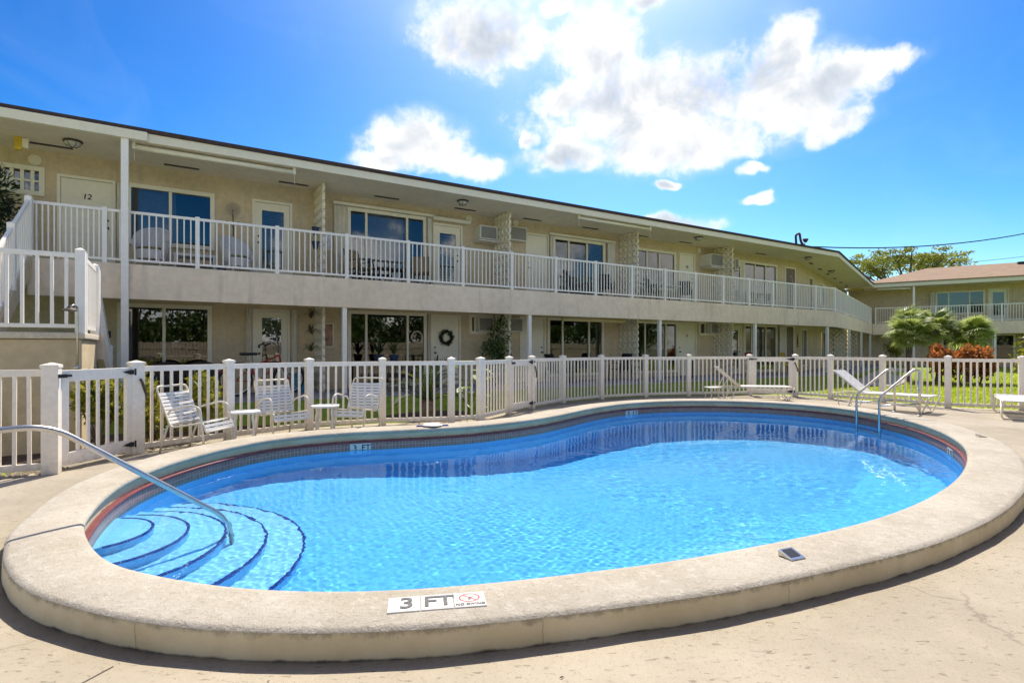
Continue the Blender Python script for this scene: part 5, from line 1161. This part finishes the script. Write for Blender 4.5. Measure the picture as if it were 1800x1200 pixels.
# dry hanging plants on the first lower screen
hp = thing('hanging_plant', 'dry bromeliad clumps hanging on the lower screen by the bicycle', 'plant', F(3.1, 14.62, 1.2), ROT)
def spikes(b, c_, n, L, w, seed, up=.6, droop=.35):
    g = random.Random(seed)
    for i in range(n):
        a = 2 * math.pi * i / n + g.uniform(-.2, .2); e = R(g.uniform(15, 75)) * up / .6; l = L * g.uniform(.7, 1.1); d = Vector((math.cos(a) * math.cos(e), math.sin(a) * math.cos(e), math.sin(e))); s_ = Vector((-math.sin(a), math.cos(a), 0)) * w; c0 = Vector(c_)
        m_ = c0 + d * l * .5 + Vector((0, 0, .04)); tip = c0 + d * l - Vector((0, 0, droop * l))
        b.add([c0 - s_ * .6, c0 + s_ * .6, m_ + s_, m_ - s_, tip], [(0, 1, 2, 3), (3, 2, 4)])
DRY = leafmat('leaf_dry', (.09, .06, .035), (.16, .12, .06), .8, .1)
for k, (z, s0) in enumerate(((.95, 51), (.55, 52), (.1, 53))):
    b = MB(); spikes(b, (-.1, 0, z), 22, .42, .012, s0, .7, .5); b.build('clump', DRY if k < 2 else SAGO, hp)
def spiky(loc, label, n, L, w, mat, seed, pot=.22, group='spiky potted plants'):
    t = thing('potted_plant', label, 'plant', loc, ROT, group); b = MB(); spikes(b, (0, 0, pot), n, L, w, seed, .95, .05); b.build('leaves', mat, t); MB().lathe([(.09, 0), (.14, pot), (.12, pot), (.11, pot - .05)], 14).build('pot', NAVY, t)
spiky(F(4.75, 14.55, Z0 + .74), 'dark spiky potted plant standing left on the patio table', 14, .55, .035, LEAFD, 61); spiky(F(5.2, 14.6, Z0 + .74), 'paler spiky potted plant standing right on the patio table', 16, .5, .022, SAGO, 62); spiky(F(6.5, 14.7, Z0), 'potted plant on the floor left of the wreath door', 14, .6, .03, SAGO, 63, .4)
# potted conifer on the gallery at the far left
pc = thing('potted_conifer', 'dark green potted conifer on the gallery at the left edge', 'tree', F(-3.02, 14.6, ZF), ROT)
place('crown', leaf_mesh('crown', blob_points([(0, 0, 1.35, .34, .34, .5), (.06, .05, .95, .36, .36, .4), (-.05, 0, .6, .32, .32, .3), (0, 0, 1.75, .2, .2, .3)], 1800, 43, .5), .11, LEAFD, .3, 43, .6), pc); MB().tube([(0, 0, .25), (0, 0, 1.7)], [.04, .015], 8).build('trunk', BARK, pc); MB().lathe([(.16, 0), (.22, .36), (.19, .36), (.18, .28)], 16).build('pot', NAVY, pc)
# sago palm and broad leaves behind the fence
def sago(x, y, label, n, L, seed):
    t = thing('sago_palm', label, 'plant', (x, y, gz(x, y))); MB().lathe([(.14, 0), (.17, .15), (.13, .32), (.04, .36)], 12).build('trunk', PALMBARK, t)
    fb = MB(); k = 22
    for i in range(k):
        f = i / (k - 1); p = Vector((L * f, 0, .42 * L * math.sin(f * 2.1) - .12 * L * f)); l = .17 * math.sin(math.pi * (f * .86 + .1)) + .03
        for s_ in (-1, 1): fb.add([p, p + Vector((.02, 0, 0)), p + Vector((.09, s_ * l, .05)), ], [(0, 1, 2)])
    fb.tube([(L * f, 0, .42 * L * math.sin(f * 2.1) - .12 * L * f) for f in np.linspace(0, 1, 8)], .008, 5); me = fb.mesh('frond', SAGO); me2 = me.copy(); me2.materials[0] = CROTON; g = random.Random(seed)
    for i in range(n):
        o = place('frond', me2 if i % 6 == 0 else me, t, (0, 0, .32), i * 2.4 + g.uniform(-.2, .2)); o.rotation_euler[1] = R(g.uniform(-48, 22)); s_ = g.uniform(.75, 1.1); o.scale = (s_, s_, s_)
sago(-1.72, 11.2, 'arching green sago palm behind the fence', 30, .95, 71)
bl_ = thing('broadleaf_plant', 'lime green broad leaved plant behind the short fence panel', 'plant', (-.86, 11.15, gz(-.86, 11.15)))
lf = MB(); lf.add([(0, 0, 0), (.05, -.10, .015), (.16, -.12, .02), (.30, -.05, 0), (.36, 0, -.02), (.30, .05, 0), (.16, .12, .02), (.05, .10, .015), (.16, 0, -.015)], [(0, 1, 8), (1, 2, 8), (2, 3, 8), (3, 4, 8), (4, 5, 8), (5, 6, 8), (6, 7, 8), (7, 0, 8)]); lfm = lf.mesh('leaf', LIME); g = random.Random(3)
for i in range(16):
    a = i * 2.4; z = .25 + .06 * i + g.uniform(-.05, .05); q = .12 + .012 * i; o = place('leaf', lfm, bl_, (q * math.cos(a), q * math.sin(a), z), a); o.rotation_euler[1] = R(g.uniform(-25, 30)); s_ = g.uniform(.6, .95); o.scale = (s_, s_, s_)
    MB().tube([(0, 0, 0), (q * .5 * math.cos(a), q * .5 * math.sin(a), z * .6), (q * math.cos(a), q * math.sin(a), z)], .006, 5).build('stalk', LIME, bl_)
# fan palms
def fan_mesh(seed):
    b = MB(); g = random.Random(seed); P = .55
    b.tube([(0, 0, 0), (P * .5, 0, .04), (P, 0, 0)], [.014, .011, .008], 5, False)
    n = 24
    for i in range(n):
        a = R(-118) + R(236) * i / (n - 1) + g.uniform(-.02, .02); L = .62 * (1 - .18 * abs(a) / R(118)) * g.uniform(.9, 1.08); d = Vector((math.cos(a), math.sin(a), 0)); s_ = Vector((-math.sin(a), math.cos(a), 0)) * .036; c0 = Vector((P, 0, 0)); m_ = c0 + d * L * .55 + Vector((0, 0, .03)); tip = c0 + d * L + Vector((0, 0, -.13 - .05 * g.random()))
        b.add([c0, m_ - s_, m_ + s_, tip], [(0, 1, 2), (1, 3, 2)])
    return b.mesh('frond', FAN)
FANM = [fan_mesh(i) for i in range(3)]
def fan_palm(x, y, h, label, seed, lean=0):
    t = thing('fan_palm', label, 'palm', (x, y, gz(x, y)), 0, 'fan palms on the lawn'); g = random.Random(seed)
    MB().tube([(0, 0, 0), (lean * .3, 0, h * .5), (lean, 0, h)], [.12, .085, .10], 10).build('trunk', PALMBARK, t)
    for i in range(34):
        a = i * 2.399 + g.uniform(-.2, .2); e = 75 - 115 * (i / 34) + g.uniform(-12, 12)
        o = place('frond', FANM[i % 3], t, (lean, 0, h + .02 * g.random())); o.rotation_euler = (R(g.uniform(-20, 20)), R(-e), a); s_ = g.uniform(.68, .98); o.scale = (s_, s_, s_)
fan_palm(16.25, 22.4, 1.95, 'leftmost fan palm before the end building', 81, .1); fan_palm(17.75, 22.7, 2.15, 'middle fan palm before the end building', 82, -.1); fan_palm(18.55, 22.2, 1.9, 'rightmost fan palm before the end building', 83, .15); fan_palm(17.2, 23.7, 2.3, 'fan palm standing behind the other palms', 84, 0)
# spreading tree beyond the roofs
def limb(b, p, q, r0, r1, bend, n=5):
    p, q = Vector(p), Vector(q); b.tube([p + (q - p) * (i / n) + Vector((0, 0, bend * math.sin(math.pi * i / n))) for i in range(n + 1)], [r0 + (r1 - r0) * i / n for i in range(n + 1)], 7)
tr_ = thing('spreading_tree', 'wide flat topped tree rising beyond the roof of the end building', 'tree', (40.5, 56, 0))
b = MB(); limb(b, (0, 0, 0), (.2, 0, 6.6), .42, .3, 0); g = random.Random(17); tips = []
for i in range(11):
    a = 2 * math.pi * i / 11 + g.uniform(-.25, .25); L = g.uniform(3.6, 6.2); q = (L * math.cos(a), L * .7 * math.sin(a), g.uniform(9.2, 10.9)); limb(b, (.2, 0, 6.3 + g.uniform(-.6, .4)), q, .17, .05, .25); tips.append(q)
    for k in range(4):
        m_ = Vector((.2, 0, 6.4)).lerp(Vector(q), g.uniform(.45, .85)); e = (m_.x + g.uniform(-1.6, 1.6), m_.y + g.uniform(-1.2, 1.2), m_.z + g.uniform(.5, 1.4)); limb(b, m_, e, .06, .02, .1, 3); tips.append(e)
b.build('trunk', BARK, tr_)
cn = [(x + g.uniform(-.4, .4), y, min(z + .25, 11.2 - .035 * x * x * .9), g.uniform(.7, 1.35), g.uniform(.7, 1.3), g.uniform(.16, .34)) for x, y, z in tips] + [(g.uniform(-5.2, 4.2), g.uniform(-3, 3), g.uniform(9.9, 11.3) - .03 * abs(k - 11), g.uniform(.6, 1.1), g.uniform(.6, 1.1), g.uniform(.14, .26)) for k in range(22)]
place('crown', leaf_mesh('crown', blob_points(cn, 9000, 91, .6), .26, CANOPY, .45, 91, .2), tr_)
t2 = thing('distant_tree', 'low green tree crown showing over the right roof ridge', 'tree', (48.5, 60, 0)); b = MB(); limb(b, (0, 0, 0), (0, 0, 8), .3, .12, 0)
for q in ((-2, 0, 9.6), (1.8, .3, 9.7), (3.5, 0, 9.3)): limb(b, (0, 0, 7), q, .1, .03, .3)
b.build('trunk', BARK, t2); place('crown', leaf_mesh('crown', blob_points([(-2.2, 0, 9.6, 1.6, 1.2, .5), (0, 0, 9.9, 1.5, 1.2, .5), (2.2, 0, 9.7, 1.6, 1.2, .5), (4.0, 0, 9.3, 1.3, 1, .4)], 2600, 92, .5), .3, CANOPY, .45, 92), t2)
# overhead wires
def wire(a, b_, sag, label, r=.02):
    a, b_ = Vector(a), Vector(b_); w = MB(); w.tube([a + (b_ - a) * t - Vector((0, 0, sag * 4 * t * (1 - t))) for t in np.linspace(0, 1, 24)], r, 5); tag(w.build('overhead_wire', BLACK), label, 'wire', 'overhead wires')
wire((15.0, 27.2, 6.45), (48, 38, 13.6), 1.6, 'thick black overhead wire running from the roof corner to the upper right', .03); wire((40.2, 56.5, 9.9), (60, 52, 12.0), .5, 'upper thin wire beside the spreading tree'); wire((40.6, 56.7, 9.4), (60, 52.5, 11.0), .5, 'lower thin wire beside the spreading tree', .015)

# ------------------------------------------------------------------ what stands behind the camera and shows in the windows
bf = thing('board_fence', 'weathered board fence mirrored in the ground floor windows', 'fence', F(-14, -5.5, 0), ROT); plk = MB().box(-.07, .07, -.01, .01, 0, 1.8).mesh('plank', WOODF)
for i in range(290): o = place('plank', plk, bf, (i * .16, rnd.uniform(-.004, .004), rnd.uniform(-.03, .02)), rnd.uniform(-.02, .02))
MB().box(-.1, 46.3, .011, .05, .4, .49).build('rail', WOODF, bf); MB().box(-.1, 46.3, .011, .05, 1.4, 1.49).build('rail', WOODF, bf)
for i, (s_, n_, h) in enumerate([(-12 + 3.4 * q, -8 - .9 * (q % 3), 5.2 + 1.1 * (q * 7 % 4)) for q in range(16)]):
    t = thing('shade_tree', 'leafy tree beyond the board fence, mirrored in the windows', 'tree', F(s_, n_, 0), i * 1.3, 'trees mirrored in the windows'); b = MB(); limb(b, (0, 0, 0), (0, 0, h * .6), .2, .1, 0)
    for k in range(4): limb(b, (0, 0, h * .4), (1.3 * math.cos(k * 1.6), 1.3 * math.sin(k * 1.6), h * .72), .08, .03, .1)
    b.build('trunk', BARK, t); g = np.random.default_rng(100 + i)
    place('crown', leaf_mesh('crown', blob_points([(g.uniform(-1.6, 1.6), g.uniform(-1.4, 1.4), h * g.uniform(.25, .88), g.uniform(.9, 1.5), g.uniform(.9, 1.5), g.uniform(.6, 1.0)) for _ in range(11)], 2600, 100 + i, .45), .3, LEAF, .5, i), t)

# ------------------------------------------------------------------ ground cover and small ground things
pa = [Vector((13.4, 20.4)), Vector((17.3, 24.9)), Vector((22.5, 31.6))]; pth = MB(); v = []
for i, p in enumerate(pa):
    d = (pa[min(i + 1, 2)] - pa[max(i - 1, 0)]).normalized(); s_ = Vector((-d.y, d.x)) * .75
    for q in (p + s_, p - s_): v.append((q.x, q.y, gz(q.x, q.y) + .03))
o = pth.add(v, [(0, 1, 3, 2), (2, 3, 5, 4)]).build('path', PATHM); o['kind'] = 'structure'
v = [(x, y, max(gz(x, y), -.015) + .03) for x, y in ((7.25, 16.2), (8.1, 15.95), (10.2, 18.2), (12.9, 20.0), (12.3, 21.0), (9.4, 19.2))]
g = np.random.default_rng(77); n = 420000; P = np.stack([g.uniform(-6, 30, n), g.uniform(8, 36, n)], 1); nn_ = -UY * P[:, 0] + UX * P[:, 1]
c2 = np.array((C2.x, C2.y)); w2 = (P - c2) @ np.array((-math.sin(ROT2), math.cos(ROT2)))
out_ = ~in_poly(P[:, 0], P[:, 1], DECKPOLY) & (nn_ < 12.88) & (w2 < -.9) & (P[:, 1] > .55 * np.abs(P[:, 0])); dist = np.hypot(P[:, 0], P[:, 1]); out_ &= g.uniform(0, 1, n) < np.clip(1.6 - dist / 26, .18, 1)
ab = np.array(pa[0]); bc = np.array(pa[2]); tt = np.clip(((P - ab) @ (bc - ab)) / ((bc - ab) @ (bc - ab)), 0, 1); out_ &= np.linalg.norm(P - (ab + tt[:, None] * (bc - ab)), axis=1) > .9
P = P[out_]; k = len(P); z = lawn_z(P) - .005; a = g.uniform(0, 6.28, k); h = g.uniform(.035, .085, k); w = g.uniform(.006, .012, k) * (1 + np.hypot(P[:, 0], P[:, 1]) / 22); ln = g.normal(0, .03, (k, 2)); ca, sa = np.cos(a) * w, np.sin(a) * w
V = np.stack([np.column_stack([P[:, 0] - ca, P[:, 1] - sa, z]), np.column_stack([P[:, 0] + ca, P[:, 1] + sa, z]), np.column_stack([P + ln, z + h])], 1).reshape(-1, 3)
gr = place('grass', np_mesh('grass', V, np.arange(3 * k).reshape(k, 3), GRASS)); tag(gr, 'short bright green lawn grass outside the pool fence', 'grass', kind='stuff')
pb = MB(); g = random.Random(9)
for i in range(520):
    t = g.random(); x = -7.4 + 2.7 * t; y = 4.62 + 1.5 * t + g.uniform(.0, .42) if t < .85 else 6.0 + g.uniform(0, 1.1); x = x if t < .85 else -5.2 - g.uniform(0, .3); r = g.uniform(.015, .04)
    q = [(r * g.uniform(.7, 1.2), 0, 0), (-r * g.uniform(.7, 1.2), 0, 0), (0, r * g.uniform(.7, 1.2), 0), (0, -r * g.uniform(.7, 1.2), 0), (0, 0, r * .7), (0, 0, -r * .5)]
    pb.add([(x + a_, y + b_, .005 + c_) for a_, b_, c_ in q], [(0, 2, 4), (2, 1, 4), (1, 3, 4), (3, 0, 4), (2, 0, 5), (1, 2, 5), (3, 1, 5), (0, 3, 5)])
tag(pb.build('pebbles', ROCK), 'loose pebbles along the foot of the left fence', 'pebbles', kind='stuff')
ds = MB(); g = random.Random(19)
for i in range(60):
    x, y = g.uniform(-3.5, 6), g.uniform(1.9, 4.6)
    if in_poly(np.array([x]), np.array([y]), EDGE + NRM * .55)[0]: continue
    r = g.uniform(.006, .018); a = g.uniform(0, 3.14); c_, s_ = math.cos(a) * r, math.sin(a) * r; ds.add([(x - c_, y - s_, .003), (x + s_ * .3, y - c_ * .3, .006), (x + c_, y + s_, .003), (x - s_ * .3, y + c_ * .3, .008)], [(0, 1, 2, 3)])
tag(ds.build('fallen_leaves', DRY), 'tiny dry leaf scraps on the concrete deck', 'leaves', kind='stuff')

def deck_joint(a, b_):
    a, b_ = Vector(a), Vector(b_); d = (b_ - a).normalized(); q = Vector((-d.y, d.x)) * .0028; r_ = random.Random(5); L, Rr = [], []; n = 14
    for i in range(n + 1): p = a + (b_ - a) * (i / n) + q * r_.uniform(-.6, .6); L.append((p.x + q.x, p.y + q.y, .003)); Rr.append((p.x - q.x, p.y - q.y, .003))
    o = MB().add(L + Rr, [(i, i + 1, n + 2 + i, n + 1 + i) for i in range(n)]).build('deck_joint', JOINT); o['kind'] = 'structure'
deck_joint((8.78, 12.6), (8.15, 5.2)); deck_joint((-1.72, 2.36), (-2.35, .6)); deck_joint((.55, 11.0), (-.15, 11.35))
